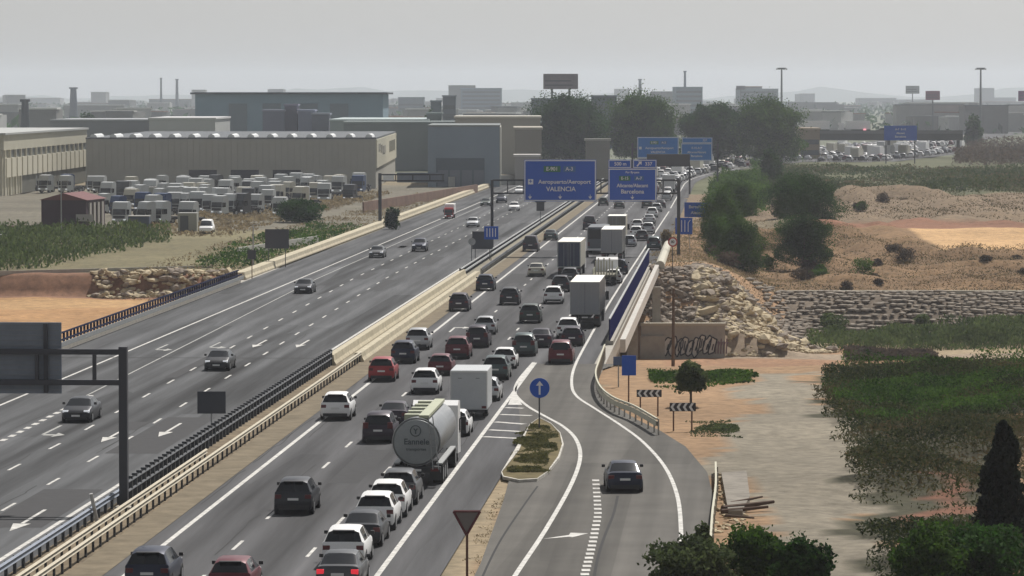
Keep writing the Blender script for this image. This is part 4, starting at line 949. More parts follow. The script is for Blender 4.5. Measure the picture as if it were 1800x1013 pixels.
# small signs
M_sb2 = mat('sign_back_small', (.07, .075, .09), .8)
def post_sign(name, px, pyb, label, boards, m=M_dark, hpost=None, rz=0, nposts=1, dz=0, wp=.09):
    Z0 = P(px, pyb, dz); Y = Z0[1]; kk = F/Y
    r = empty(name, (Z0[0], Y, dz), rz, label, 'road sign')
    top = 0
    for b_ in boards:
        kind, ax0, ay0, ax1, ay1, mm = b_
        X0, _, z1 = PZ(ax0, ay0, Y); X1, _, z0 = PZ(ax1, ay1, Y); X0 -= Z0[0]; X1 -= Z0[0]; z1 -= dz; z0 -= dz; top = max(top, z1-.1)
        if kind == 'rect': o = MB().box(X0, X1, -.12, -.07, z0, z1).obj('sign_panel', mm, r, bevel=.01)
        elif kind == 'disc':
            c = ((X0+X1)/2, (z0+z1)/2); rr = (X1-X0)/2; o = MB().tube((c[0], -.12, c[1]), (c[0], -.07, c[1]), rr, 28).obj('sign_panel', mm, r)
        top = max(top, z1-.1)
    xs_ = [0] if nposts == 1 else [X0+(X1-X0)*.15, X1-(X1-X0)*.15]
    for x in xs_: MB().box(x-wp/2, x+wp/2, -.05, .04, -.1, top).obj('post', m, r)
    return r, o, (X0, X1, z0, z1)
post_sign('road_sign', 372, 779, 'square grey back of a sign in the median left of the black railing', [('rect', 347, 688, 397, 727, M_sb2)], m=M_steel)
post_sign('road_sign', 487, 470, 'large grey sign back on posts at the left roadside', [('rect', 466, 403, 508, 437, M_sb2)], nposts=2)
post_sign('road_sign', 443, 490, 'small brown grey sign back before the left roadside wall', [('rect', 435, 440, 450, 456, M_sb2)], m=M_rust)
post_sign('road_sign', 950, 396, 'small dark square sign back under the left big blue sign', [('rect', 943, 354, 957, 371, M_sb2)])
post_sign('road_sign', 848, 458, 'wide dark sign back in the median beside the gantry post', [('rect', 830, 407, 866, 438, M_sb2)], nposts=2)
_, o, bb = post_sign('road_sign', 863, 463, 'blue lane board in front of the gantry post', [('rect', 851, 398, 876, 421, M_blue)])
for i in range(4): x = lerp(bb[0], bb[1], (i+1)/5); MB().box(x-.05, x+.05, -.14, -.122, lerp(bb[2], bb[3], .2), lerp(bb[2], bb[3], .85)).obj('lane_stripe', M_signw, o)
post_sign('road_sign', 829, 462, 'round sign back left of the wide dark sign back in the median', [('disc', 823, 417, 836, 433, M_steel)])
_, o, bb = post_sign('road_sign', 1226, 415, 'green blue direction sign right of the lane arrow board', [('rect', 1203, 356, 1248, 382, M_blue)], nposts=2)
text('Barcelona', .6, o, M_signw, ((bb[0]+bb[1])/2, -.15, lerp(bb[2], bb[3], .7))); text('Alacant', .6, o, M_signw, ((bb[0]+bb[1])/2, -.15, lerp(bb[2], bb[3], .3)))
_, o, bb = post_sign('road_sign', 1202, 438, 'blue lane arrow board at the right roadside', [('rect', 1187, 383, 1217, 412, M_blue)], nposts=2, m=M_steel)
for i in range(4):
    x = lerp(bb[0], bb[1], .18+.19*i); mb = MB().box(x-.055, x+.055, -.14, -.122, lerp(bb[2], bb[3], .15), lerp(bb[2], bb[3], .85 if i < 3 else .7))
    if i == 3: z = lerp(bb[2], bb[3], .7); mb.face([(x-.05, -.13, z), (x+.05, -.13, z), (x+.35, -.13, z+.35), (x+.22, -.13, z+.35)])
    mb.obj('lane_stripe', M_signw, o)
_, o, bb = post_sign('speed_limit_sign', 1182, 478, 'round speed limit sign with red ring at the bridge end', [('disc', 1174, 417, 1191, 434, mat('sign_red', (.35, .03, .03), .6))])
c = ((bb[0]+bb[1])/2, (bb[2]+bb[3])/2); oo = MB().tube((c[0], -.135, c[1]), (c[0], -.122, c[1]), (bb[1]-bb[0])*.36, 24).obj('sign_face', M_signw, o); text('80', .42, oo, mat('ink', (.02, .02, .02), .6), (c[0], -.15, c[1]), sx=.9)
_, o, bb = post_sign('direction_arrow_sign', 948, 757, 'round blue sign with white arrow on the traffic island', [('disc', 931, 665, 966, 699, M_blue)], m=M_dark)
c = ((bb[0]+bb[1])/2, (bb[2]+bb[3])/2)
MB().box(c[0]-.055, c[0]+.055, -.14, -.122, c[1]-.4, c[1]+.2).face([(c[0]-.22, -.135, c[1]+.14), (c[0]+.22, -.135, c[1]+.14), (c[0], -.135, c[1]+.42)]).obj('arrow', M_signw, o)
r, o, bb = post_sign('road_sign', 1105, 712, 'blue square sign on a tall post behind the curved guard rail', [('rect', 1093, 625, 1118, 660, M_blue)], m=M_rust)
post_sign('road_sign', 1087, 678, 'small pale blue sign half hidden behind the blue square sign', [('rect', 1078, 627, 1096, 642, mat('sign_blue_dull', (.05, .09, .2), .6))], m=M_steel)
for px_, py_, x0, x1, y0, y1, lb in [(1139, 729, 1119, 1163, 685, 698, 'left chevron board pointing left on two rusty posts'), (1200, 755, 1177, 1223, 708, 723, 'right chevron board nearer the camera on two rusty posts')]:
    r, o, bb = post_sign('chevron_board', px_, py_, lb, [('rect', x0, y0, x1, y1, mat('chev_black', (.02, .02, .025), .6))], m=M_rust, nposts=2)
    w_ = (bb[1]-bb[0])/4.3; z0, z1 = bb[2], bb[3]; zm = (z0+z1)/2
    for i in range(4):
        x = bb[0]+w_*(i+.15); d = w_*.42; th = w_*.42
        MB().face([(x, -.125, zm), (x+d, -.125, z1-.02), (x+d+th, -.125, z1-.02), (x+th, -.125, zm)]).face([(x, -.125, zm), (x+th, -.125, zm), (x+d+th, -.125, z0+.02), (x+d, -.125, z0+.02)]).obj('chevron', M_signw, o)
# give way sign seen from the back at the bottom
Z0 = P(821, 1035); r = empty('give_way_sign', (*Z0, 0), 0, 'triangular give way sign with dark red rim on a rusty post at the bottom edge', 'road sign'); Y = Z0[1]
A_, B_, C_ = [(PZ(*p, Y)[0]-Z0[0], PZ(*p, Y)[2]) for p in [(797, 899), (844, 899), (820, 941)]]
mb = MB(); cen2 = ((A_[0]+B_[0]+C_[0])/3, (A_[1]+B_[1]+C_[1])/3)
for a, b_ in ((A_, B_), (B_, C_), (C_, A_)): mb.tube((a[0], 0, a[1]), (b_[0], 0, b_[1]), .055, 6)
mb.obj('rim', mat('rim_red', (.10, .02, .025), .6), r)
MB().face([(p[0], .0, p[1]) for p in (A_, B_, C_)]).face([(p[0], .02, p[1]) for p in (A_, B_, C_)]).obj('sign_panel', mat('sign_greyback', (.17, .155, .15), .7), r)
MB().box(-.05, .05, .03, .1, 0, C_[1]+1.0).obj('post', M_rust, r)
# leaning pole in the median, rusty pole by the abutment, lamp masts
a = P(172, 922); b_ = PZ(160, 868, a[1]-.3); tag(MB().tube((*a, 0), (b_[0], b_[1], b_[2]), .09, 8).obj('leaning_post', mat('pale_post', (.45, .45, .44), .6)), 'pale leaning post in the median near the gantry', 'post')
Yp = 300.; a = PZ(1183, 662, Yp); b_ = PZ(1184, 508, Yp); tag(MB().tube((a[0], Yp, -1.5), (b_[0], Yp, b_[2]), .14, 8, .1).obj('wooden_pole', mat('pole_wood', (.13, .095, .075), .9)), 'rusty brown pole standing in front of the graffiti wall', 'pole')
M_mast = mat('mast', (.16, .17, .18), .5, .3)
for px_, py_, lb in [(1374, 120, 'high lamp mast rising behind the dark trees'), (1724, 120, 'high lamp mast at the right beyond the motorway bend')]:
    Y = 2000.; X, _, z = PZ(px_, py_, Y); r = empty('lamp_mast', (X, Y, -.1), 0, lb, 'lamp mast')
    MB().tube((0, 0, 0), (0, 0, z), .75, 10, .4).obj('mast', M_mast, r, smooth=True); MB().tube((0, 0, z-.5), (0, 0, z+.3), 1.6, 16, 2.4).obj('lamp_crown', M_mast, r)
    for k in range(6): an = k*math.pi/3; MB().box(2.4*math.cos(an)-.4, 2.4*math.cos(an)+.4, 2.4*math.sin(an)-.4, 2.4*math.sin(an)+.4, z-.7, z-.1).obj('floodlight', M_mast, r)
# end terminal of the rail at the bridge end
a = P(1160, 474); b_ = P(1174, 435); tag(MB().tube((*a, .45), (*b_, .45), .55, 12, .5).obj('crash_cushion', mat('cushion', (.5, .48, .40), .7)), 'pale rounded crash cushion at the end of the right bridge parapet', 'crash cushion')

# ------------------------------------------------------------------ buildings
def corr(name, col, sc=1.0, var=.05): return mat(name, col, .75, var=var, scale=sc)
def shed(name, c, w_, d, h, rz, label, mwall, mroof, cat='warehouse', group=None, gable=0, overhang=0, z0=-.15, extra=None):
    r = empty(name, (c[0], c[1], 0), rz, label, cat, group)
    MB().box(-w_/2, w_/2, 0, d, z0, h).obj('wall', mwall, r)
    o = overhang; mb = MB()
    if gable: mb.face([(-w_/2-o, -o, h), (0, -o, h+gable), (w_/2+o, -o, h)]); mb.face([(-w_/2-o, -o, h), (0, -o, h+gable), (0, d+o, h+gable), (-w_/2-o, d+o, h)]); mb.face([(0, -o, h+gable), (w_/2+o, -o, h), (w_/2+o, d+o, h), (0, d+o, h+gable)]); mb.face([(-w_/2-o, d+o, h), (0, d+o, h+gable), (w_/2+o, d+o, h)])
    mb.box(-w_/2-o-.1, w_/2+o+.1, -o-.1, d+o+.1, h+.003, h+.35) if not gable else None
    mb.obj('roof', mroof, r); return r
# long olive grey warehouse
xw0, xw1, Yw = PZ(150, 0, 854)[0], PZ(660, 0, 854)[0], 854.; ww = xw1-xw0
W2 = shed('warehouse', ((xw0+xw1)/2, Yw), ww, 143, 10.4, 0, 'long olive grey warehouse behind the parked lorries', corr('olive_wall', (.36, .355, .32), .3), mat('roof_dark', (.13, .14, .15), .8, var=.1, scale=.2))
W2.rotation_euler = (0, 0, 0)
for i in range(15):
    x = -ww/2+1.5+i*(ww-3)/14
    MB().tube((x, .5, 10.7), (x, 16, 10.7), .8, 10).obj('skylight', mat('skylight', (.62, .64, .64), .5), W2)
MB().box(ww/2+.01, ww/2+.3, .2, 142, 4.2, 10.3).obj('side_cladding', mat('pale_clad', (.52, .50, .40), .7, var=.06, scale=.2), W2)
for i in range(8): MB().box(ww/2+.31, ww/2+.4, 85+i*6, 87+i*6, 6.4, 9).obj('side_window', mat('slit', (.22, .22, .17), .6), W2)
for i, (a, b_) in enumerate([(10, 22), (26, 34), (38, 56)]): MB().box(ww/2+.31, ww/2+.4, a, b_, 7.8-.5*i, 9.3-.4*i).obj('sign_mark', mat('mark', (.3, .29, .25), .7), W2)
for i in range(3): MB().box(8+i*9-ww/2+14, 14+i*9-ww/2+14, -.08, -.002, 0, 3.8).obj('loading_door', mat('dock_dark', (.05, .05, .06), .7), W2)
mb = MB()
for i in range(46): x = -ww/2+i*ww/46; mb.box(x, x+.10, -.1, -.003, 4.0, 10.3)
mb.obj('cladding_rib', corr('olive_rib', (.33, .325, .29)), W2)
# grey blue building
W3 = shed('industrial_hall', (-10.45, 862), 15.5, 55, 13.0, 0, 'blue grey hall with sunlit pale right flank right of the olive warehouse', mat('bluegrey', (.21, .26, .31), .7, var=.05, scale=.2), mat('roof_gg', (.2, .22, .22), .8))
MB().box(7.76, 8.0, .05, 55, -.1, 12.9).obj('flank_wall', mat('sunlit_flank', (.42, .42, .37), .8), W3); MB().box(-6, 4.5, -.1, -.003, 0, 6.2).obj('loading_bay', mat('bay', (.09, .115, .14), .7), W3)  # flank's sunlit look is put into a paler wall colour
for i in range(4): MB().box(-5.6+i*2.6, -3.4+i*2.6, -.2, -.102, 0, 3.6).obj('roller_door', mat('roller', (.13, .15, .18), .6), W3)
# cream building on the left edge
r = empty('factory', (PZ(5, 0, 782)[0], 782, 0), -R(1.2), 'cream factory wing with hanging panels at the left edge', 'factory'); Lf = 128
MB().box(-40, -.5, 0, Lf, -.1, 12).obj('wall', mat('cream_wall', (.46, .44, .35), .8, var=.08, scale=.3), r)
MB().box(-40.3, .4, -.3, Lf+.3, 12.01, 12.4).obj('roof', mat('roof_light', (.40, .41, .40), .7), r)
MB().box(-.49, 0, 0, Lf, 9.0, 12).obj('upper_band', mat('cream_wall', 0), r); MB().box(-.49, -.3, 12, Lf, 7.4, 9).obj('window_band', mat('winband', (.10, .11, .10), .5), r)
for i in range(17): MB().box(-.49, .15, 3+i*7.4, 8.6+i*7.4, 3.6, 7.4).obj('hanging_panel', mat('cream_panel', (.55, .52, .42), .7), r)
for i in range(17): MB().box(-.29, .12, 1+i*7.4, 1.6+i*7.4, 0 if i < 4 else 3.6, 9).obj('pilaster', mat('cream_panel', 0), r)
MB().box(-.49, -.2, 26, Lf, 0, 3.55).obj('painted_shade_base', mat('shade_grey', (.12, .12, .10), .8), r)  # dark box: shade of the open recess under the panels, put into colour
# red brown shed
a = P(52, 416); b_ = P(208, 412); wsh = b_[0]-a[0]-4
r = shed('shed', ((a[0]+b_[0])/2-1.5, 565), wsh*.86, 11, 5.0, -R(8), 'dark red brown metal shed behind the reeds', mat('shed_wall', (.06, .038, .052), .7, var=.1, scale=.4), mat('shed_roof', (.15, .06, .06), .7, var=.1, scale=.3), cat='shed', gable=1.0, overhang=.3)
for i in range(4): MB().box(wsh*.43+.005, wsh*.43+.2, 1.5+i*2.4, 2.4+i*2.4, 0, 4.6).obj('side_pillar', mat('pillar_pale', (.4, .38, .36), .7), r)
MB().box(-5.2+7, -3.4+7.6, -.12, -.003, 2.0, 3.0).obj('window', mat('pillar_pale', 0), r)
# large far hall and its neighbours  (px x0,x1,ytop, distance)
def far_block(name, x0, x1, ytop, Y, d, col, label, cat='building', group=None, roofc=None, h0=-.15, var=.06, rz=0, details=0, dx=0):
    X0, _, z1 = PZ(x0, ytop, Y); X1 = PZ(x1, ytop, Y)[0]; w_ = X1-X0
    m = mat('fb_%02d%02d%02d' % tuple(int(c*99) for c in col), col, .85, var=var, scale=.08); rc = roofc or tuple(min(.6, c*1.5) for c in col)
    mr = mat('fr_%02d%02d%02d' % tuple(int(c*99) for c in rc), rc, .85)
    r = empty(name, ((X0+X1)/2, Y, 0), rz, label, cat, group)
    MB().box(-w_/2, w_/2, 0, d, h0, z1).obj('wall', m, r); MB().box(-w_/2-.3, w_/2+.3, -.3, d+.3, z1+.003, z1+.5).obj('roof', mr, r)
    if details:
        nf = max(1, int((z1-1)/3.3))
        for i in range(nf): MB().box(-w_/2*.92, w_/2*.92, -.12, -.003, 1.2+i*3.3, 2.7+i*3.3).obj('window_band', mat('fwin', (.07, .08, .09), .4), r)
    return r
r = far_block('hangar', 343, 673, 165, 1300, 60, (.19, .27, .33), 'huge blue grey hangar rising behind the olive warehouse', 'hangar', roofc=(.07, .09, .10)); w_ = (673-343)/F*1300
MB().box(-w_/2-1.5, w_/2+1.5, -1.5, 61, 20.0, 20.6).obj('eaves', mat('eave', (.06, .07, .08), .7), r)
for a, b_ in ((11, 17), (22, 28), (31, 40), (44, 50)): MB().box(-w_/2+a, -w_/2+b_, -.2, -.003, 4, 17).obj('hangar_door', mat('hdoor', (.15, .185, .21), .7), r)
far = [('grain_silo_block', 462, 500, 196, 1180, 14, (.17, .18, .23), 'lilac grey block left of the silo in front of the hangar'), ('tower_block', 500, 522, 186, 1182, 12, (.14, .14, .18), 'taller lilac silo tower in front of the hangar'), ('grain_silo_block', 524, 552, 196, 1175, 14, (.19, .21, .28), 'bluish block right of the silo tower in front of the hangar'), ('grain_silo_block', 548, 578, 202, 1160, 14, (.16, .175, .21), 'low grey block at the right foot of the silo tower'),
 ('long_shed', 580, 752, 213, 1120, 90, (.26, .30, .30), 'low pale green roofed hall right of the hangar'), ('long_shed', 604, 950, 217, 1050, 25, (.19, .22, .22), 'long dark eaved shed behind the olive warehouse'), ('long_shed', 90, 262, 213, 1180, 60, (.22, .23, .24), 'grey flat hall behind the left end of the olive warehouse'), ('white_hall', 262, 378, 210, 1130, 60, (.42, .43, .42), 'whitish hall left of the hangar foot'),
 ('office_block', 750, 776, 201, 1130, 12, (.15, .18, .18), 'small dark office right of the pale green roof'), ('office_block', 757, 775, 179, 1500, 12, (.10, .13, .15), 'dark tower left of the slanted tower'), ('office_block', 778, 801, 170, 1500, 16, (.12, .14, .16), 'dark slanted tower right of the hangar'), ('pale_hall', 800, 950, 208, 1010, 40, (.33, .32, .28), 'beige roofed hall behind the blue grey hall'),
 ('brick_hall', 905, 952, 228, 935, 40, (.25, .235, .20), 'brownish hall beside the left dark tree'), ('pale_hall', 905, 948, 276, 880, 10, (.35, .34, .33), 'low white canopy building left of the big blue sign'), ('factory_block', 935, 1000, 175, 1500, 40, (.12, .145, .17), 'blue grey block behind the left dark tree'), ('factory_block', 1042, 1084, 170, 1480, 30, (.09, .11, .13), 'dark frame building between the two left trees'),
 ('flat_block', 810, 882, 156, 3300, 60, (.16, .2, .24), 'hazy wide block left of the billboard'), ('flat_block', 1187, 1235, 154, 2900, 50, (.15, .2, .24), 'hazy square block right of the billboard'), ('brick_tower', 1406, 1441, 228, 1235, 18, (.27, .22, .16), 'beige tower building at the left end of the overpass'), ('kiosk', 1030, 1072, 248, 905, 5, (.22, .22, .20), 'grey panel building between the two left dark trees'),
 ('flat_block', 700, 745, 172, 3100, 40, (.14, .17, .2), 'hazy low mound of buildings right of the hangar'), ('flat_block', 1300, 1368, 157, 3400, 60, (.16, .2, .23), 'hazy block left of the first lamp mast')]
for nm, a, b_, yt, Y, d, c, lb in far: far_block(nm, a, b_, yt, Y, d, c, lb, details=(1 if nm in ('flat_block', 'brick_tower', 'factory_block', 'office_block') else 0))
rr = random.Random(5)
for i in range(230):                     # the town in the haze
    Y = rr.choice([1700, 2000, 2300, 2600, 3000, 3500, 4000, 4700, 5500, 6500])*rr.uniform(.9, 1.1); px_ = rr.uniform(-40, 1840)
    if px_ > 1390 and Y < 1950: Y += 500
    h = rr.choice([6, 7, 8, 9, 10, 12, 14]) if rr.random() < .93 or Y < 3600 else rr.uniform(18, 30); w_ = rr.uniform(10, 26+Y*.006) if h < 16 else rr.uniform(14, 26)
    X = (px_-900)/F*Y; g_ = rr.uniform(.12, .4); col = (g_*rr.uniform(.9, 1.08), g_, g_*rr.uniform(.88, 1.1))
    where = 'left' if px_ < 640 else ('centre' if px_ < 1240 else 'right'); kd = 'tall' if h > 16 else 'low'
    r = empty('town_building', (X, Y, 0), rr.uniform(-.3, .3), 'hazy %s town building on the %s part of the skyline' % (kd, where), 'building', '%s hazy town buildings on the %s skyline' % (kd, where))
    q = int(g_*12); m = mat('town%d' % q, (g_, g_*1.0, g_*.98), .9, var=.15, scale=.05); MB().box(-w_/2, w_/2, 0, rr.uniform(12, 40), -.2, h).obj('wall', m, r)
    MB().box(-w_/2-.4, w_/2+.4, -.4, 10, h+.003, h+.6).obj('roof', mat('townroof%d' % (i % 4), [(.5, .5, .48), (.22, .12, .08), (.15, .16, .17), (.6, .61, .6)][i % 4], .8), r)
# chimneys, towers, antennas
for px_, y0, wd, Y, lb, c in [(44, 177, 1.6, 1500, 'dark chimney at the far left skyline', (.05, .06, .07)), (129, 155, 2.4, 2600, 'tall hazy chimney left of the hangar', (.10, .12, .15)), (283, 138, 1.0, 3800, 'thin hazy mast left of the hangar', (.12, .14, .17)), (311, 140, 1.4, 3800, 'thicker hazy mast beside the thin one', (.12, .14, .17)), (1204, 126, 1.0, 2950, 'thin antenna on the hazy square block', (.12, .14, .17)), (1125, 140, 1.6, 3600, 'hazy spire behind the second dark tree', (.12, .14, .17))]:
    X, _, z = PZ(px_, y0, Y); tag(MB().tube((X, Y, -.1), (X, Y, z), wd*1.3, 10, wd*.8).tube((X, Y, z-.5), (X, Y, z+.5), wd*1.2, 10).obj('chimney' if wd > 1.5 else 'antenna_mast', mat('ch%d' % int(c[0]*100), c, .8), smooth=False), lb, 'tower')
def billboard(px0, px1, y0, y1, Y, lb, col, legs=2):
    X0, _, z1 = PZ(px0, y0, Y); X1, _, z0 = PZ(px1, y1, Y); r = empty('billboard', ((X0+X1)/2, Y, 0), 0, lb, 'billboard'); w_ = X1-X0
    b_ = MB().box(-w_/2, w_/2, -.4, .4, z0, z1).obj('panel', mat('bb%d' % px0, col, .7, var=.15, scale=.3), r)
    MB().box(-w_/2*.9, w_/2*.6, -.5, -.405, lerp(z0, z1, .5), lerp(z0, z1, .58)).box(-w_/2*.9, w_/2*.7, -.5, -.405, lerp(z0, z1, .22), lerp(z0, z1, .3)).obj('stripe', mat('bbs', (.13, .12, .15), .7), b_)
    for x in ([0] if legs == 1 else [-w_/4, w_/4]): MB().box(x-.35, x+.35, -.3, .3, -.1, z0).obj('leg', M_mast, r)
billboard(955, 1016, 130, 157, 1250, 'big grey billboard above the left dark tree', (.22, .20, .22)); billboard(1627, 1652, 160, 176, 2100, 'reddish billboard left of the right lamp mast', (.25, .11, .15), 1); billboard(1294, 1310, 151, 158, 2500, 'small hazy billboard left of the first lamp mast', (.2, .2, .22), 1); billboard(1790, 1815, 160, 178, 2000, 'purple billboard cut by the right edge', (.2, .08, .2), 1); billboard(1592, 1616, 151, 165, 3000, 'pale hazy billboard right of centre skyline', (.3, .32, .33), 1)
# overpass
Yo = 1268.; r = empty('overpass', (PZ(1438, 0, Yo)[0], Yo, 0), -R(6), 'dark overpass crossing the far motorway', 'overpass'); zb0, zt0 = PZ(0, 247, Yo)[2], PZ(0, 234, Yo)[2]
MB().box(0, 46, 0, 11, zb0, zt0).obj('deck', mat('deckdark', (.10, .105, .11), .8), r); MB().box(0, 46, -.3, -.003, zt0-.2, zt0+.9).obj('railing', mat('deckrail', (.16, .17, .17), .7), r)
for x in (22, 44): MB().box(x, x+1, 3, 8, -.1, zb0).obj('pier', mat('deckdark', 0), r)
for i, (x, c) in enumerate([(4, 'white'), (11, 'silver'), (17, 'white'), (23, 'grey')]):
    o = LOW['lorry'].copy() if i in (0, 2) else LOW['suv'].copy(); COL.objects.link(o); o.material_slots[0].material = PAINT[c]; q = r.matrix_basis @ Vector((x, 4, zt0))
    o.location = (r.location.x+x, Yo+3, zt0+.02); o.rotation_euler = (0, 0, math.pi/2); tag(o, '%s vehicle number %s on the overpass' % (c, ['first', 'second', 'third', 'fourth'][i]) if False else ['white lorry at the left end of the overpass', 'silver car on the overpass between two white lorries', 'white lorry at the middle of the overpass', 'grey car beside the red light on the overpass'][i], 'vehicle', 'vehicles on the overpass')
a = PZ(1520, 229, Yo+1); tag(MB().tube((a[0], a[1], a[2]), (a[0], a[1]+.2, a[2]), .5, 12).tube((a[0], a[1]+.1, zt0), (a[0], a[1]+.1, a[2]-.7), .1, 6).obj('red_lamp', mat('redlamp', (1, .35, .4), .3, emit=1.0)), 'glowing red lamp above the overpass', 'lamp')
# fence and low walls of the lorry park, stone kerbs
for (p0, p1, h, m, nm, lb, z) in [((0, 482), (372, 472), .35, M_conc, 'retaining_wall_cap', 'pale coping on top of the red earth bank at left', -.5), ((640, 372), (840, 338), 1.6, mat('wall_red', (.2, .13, .1), .9, var=.2, scale=.3), 'boundary_wall', 'brown boundary wall behind the left roadside', 0),
                                  ((790, 329), (905, 325), 2.2, mat('white_wall', (.4, .4, .37), .8), 'boundary_wall', 'white wall in front of the blue grey hall', 0), ((420, 447), (560, 425), .8, mat('white_wall', 0), 'kerb_wall', 'low pale wall beside the reeds at left', 0), ((90, 428), (215, 424), .9, M_conc, 'kerb_wall', 'low pale wall in front of the red brown shed', 0)]:
    a = P(*p0, z); b_ = P(*p1, z); d = Vector((b_[0]-a[0], b_[1]-a[1], 0)); n_ = Vector((-d.y, d.x, 0)).normalized()*.3
    mb = MB(); A = [Vector((*a, z)), Vector((*b_, z)), Vector((*b_, z))+n_, Vector((*a, z))+n_]; up = Vector((0, 0, h)); dn = Vector((0, 0, -.4))
    mb.face([p+up for p in A])
    for i in range(4): mb.face([A[i]+dn, A[(i+1) % 4]+dn, A[(i+1) % 4]+up, A[i]+up])
    tag(mb.obj(nm, m), lb, 'wall')

# ------------------------------------------------------------------ lorry park
def make_tractor():
    r = empty('lorry_cab', (0, 0, 0)); cab(r, 2.4, 2.45, 3.6, mat('cab_white', (.44, .46, .46), .5, var=.05, scale=.8), L=2.0)
    MB().box(-.45, .45, -1.6, 2.5, .7, .95).obj('chassis', M_black, r); MB().box(-.6, .6, -.8, .6, .951, 1.15).obj('fifth_wheel', M_black, r)
    for y in (0, 3.6):
        for sx in (-1, 1):
            t, rm = wheelmb(.5, .4); o = t.obj('wheel', M_tyre, r, loc=(sx*1.0, y, .5)); rm.obj('rim', M_rim, o)
    r['L'] = 4.5; return r
tp = make_tractor(); bpy.context.view_layer.update(); KIDS[tp.name] = list(tp.children)
for c in tp.children: KIDS[c.name] = list(c.children)
spots = []
rr = random.Random(11)
for row, (ya, n_, xa, xb) in enumerate([(392, 7, 215, 420), (375, 14, 210, 500), (362, 17, 230, 560), (350, 19, 200, 630), (341, 18, 240, 650), (334, 9, 20, 200), (334, 13, 300, 650)]):
    for i in range(n_):
        if row == 0 and i > 4: continue
        spots.append((lerp(xa, xb, (i+.5)/n_)+rr.uniform(-11, 11), ya+rr.uniform(-4, 4), row))
for i, (px_, py_, row) in enumerate(spots):
    o = tp if i == 0 else copy_tree(tp); o.location = (*P(px_, py_), -.1); o.rotation_euler = (0, 0, math.pi+R(-28)+rr.uniform(-.4, .4)); s_ = rr.uniform(.9, 1.05); o.scale = (s_, s_, s_)
    cc_ = rr.choices(['white', 'cream coloured', 'dark blue', 'red', 'grey'], [74, 14, 4, 1, 7])[0]
    for c in o.children:
        if c.name.split('.')[0] == 'cab' and cc_ != 'white': c.material_slots[0].material = PAINT[{'cream coloured': 'cream', 'dark blue': 'blue', 'red': 'red', 'grey': 'grey'}[cc_]]
    row_n = ['front', 'second', 'third', 'fourth', 'fifth', 'left rear', 'rear'][row]
    if cc_ != 'white': tag(o, 'parked %s lorry cab in the %s row of the lorry park' % (cc_, row_n), 'lorry', '%s lorry cabs in the %s row' % (cc_, row_n))
    else: tag(o, 'parked white lorry cab in the %s row of the lorry park' % ['front', 'second', 'third', 'fourth', 'fifth', 'left rear', 'rear'][row], 'lorry', 'white lorry cabs in the %s row of the lorry park' % ['front', 'second', 'third', 'fourth', 'fifth', 'left rear', 'rear'][row])
for x0, x1, yb, yt, col, lb in [(225, 262, 404, 381, (.03, .05, .09), 'dark blue container in front of the lorry park'), (313, 346, 408, 376, (.30, .30, .26), 'beige site cabin in front of the lorry park'), (210, 350, 352, 330, (.32, .33, .28), 'long pale semi trailer among the lorry cabs')]:
    a = P(x0, yb); b_ = P(x1, yb); z = PZ(0, yt, a[1])[2]; r = empty('container', ((a[0]+b_[0])/2, a[1], 0), 0, lb, 'container'); w_ = b_[0]-a[0]
    MB().box(-w_/2, w_/2, 0, 2.5, -.15, z).obj('body', mat('cont%d' % x0, col, .6), r, bevel=.05); MB().box(-w_/2-.03, w_/2+.03, -.03, 2.53, z+.002, z+.12).obj('roof', mat('controof', (.4, .4, .38), .7), r); MB().box(-w_/2+.3, -w_/2+1.5, -.06, -.003, .1, z-.3).obj('door', mat('contdoor', (.08, .09, .1), .6), r)
r = low_vehicle('van', *ts(366, 408), 'white', 'white van parked in front of the lorry park', 'vehicles at the left yard'); r.rotation_euler = (0, 0, math.pi); r.location.z = -.1
for i, (px_, py_, c) in enumerate([(12, 418, 'silver'), (30, 424, 'grey'), (18, 430, 'white'), (40, 414, 'maroon')]):
    r = low_vehicle('hatchback', *ts(px_, py_), c, '%s car parked left of the red brown shed' % cname[c], 'vehicles at the left yard'); r.rotation_euler = (0, 0, 1.9); r.location.z = -.1
# street poles in the yard
for px_, yb, yt, lb in [(108, 425, 318, 'thin grey pole in front of the red brown shed'), (445, 470, 395, 'thin pole beside the small brown sign back')]:
    a = P(px_, yb); z = PZ(0, yt, a[1])[2]; tag(MB().tube((*a, -.1), (*a, z), .1, 8, .07).tube((a[0], a[1], z), (a[0]+.8, a[1], z+.1), .05, 6).obj('street_pole', M_steel), lb, 'pole')

# ------------------------------------------------------------------ vegetation
def leaf_mesh(name, pts, size, m, parent=None, seed=0, vert=.0, asp=1.6):
    g = np.random.RandomState(seed); n = len(pts); pts = np.asarray(pts)
    d = g.normal(size=(n, 3)); d[:, 2] = d[:, 2]*(1-vert)+vert*2.2; d /= np.linalg.norm(d, axis=1)[:, None]
    e = g.normal(size=(n, 3)); e -= (e*d).sum(1)[:, None]*d; e /= np.linalg.norm(e, axis=1)[:, None]
    s_ = size*g.uniform(.55, 1.3, n)[:, None]; a = d*s_*asp*.5; b_ = e*s_*.5
    v = np.stack([pts-a, pts+b_*.9-a*.1, pts+a, pts-b_*.9-a*.1], 1).reshape(-1, 3)
    f = np.arange(n*4).reshape(-1, 4)
    me = bpy.data.meshes.new(name); me.vertices.add(len(v)); me.vertices.foreach_set('co', v.ravel()); me.loops.add(n*4); me.loops.foreach_set('vertex_index', f.ravel().astype(np.int32)); me.polygons.add(n); me.polygons.foreach_set('loop_start', np.arange(0, n*4, 4, dtype=np.int32)); me.update(calc_edges=True)
    me.materials.append(m); o = bpy.data.objects.new(name, me); COL.objects.link(o)
    if parent: o.parent = parent
    return o
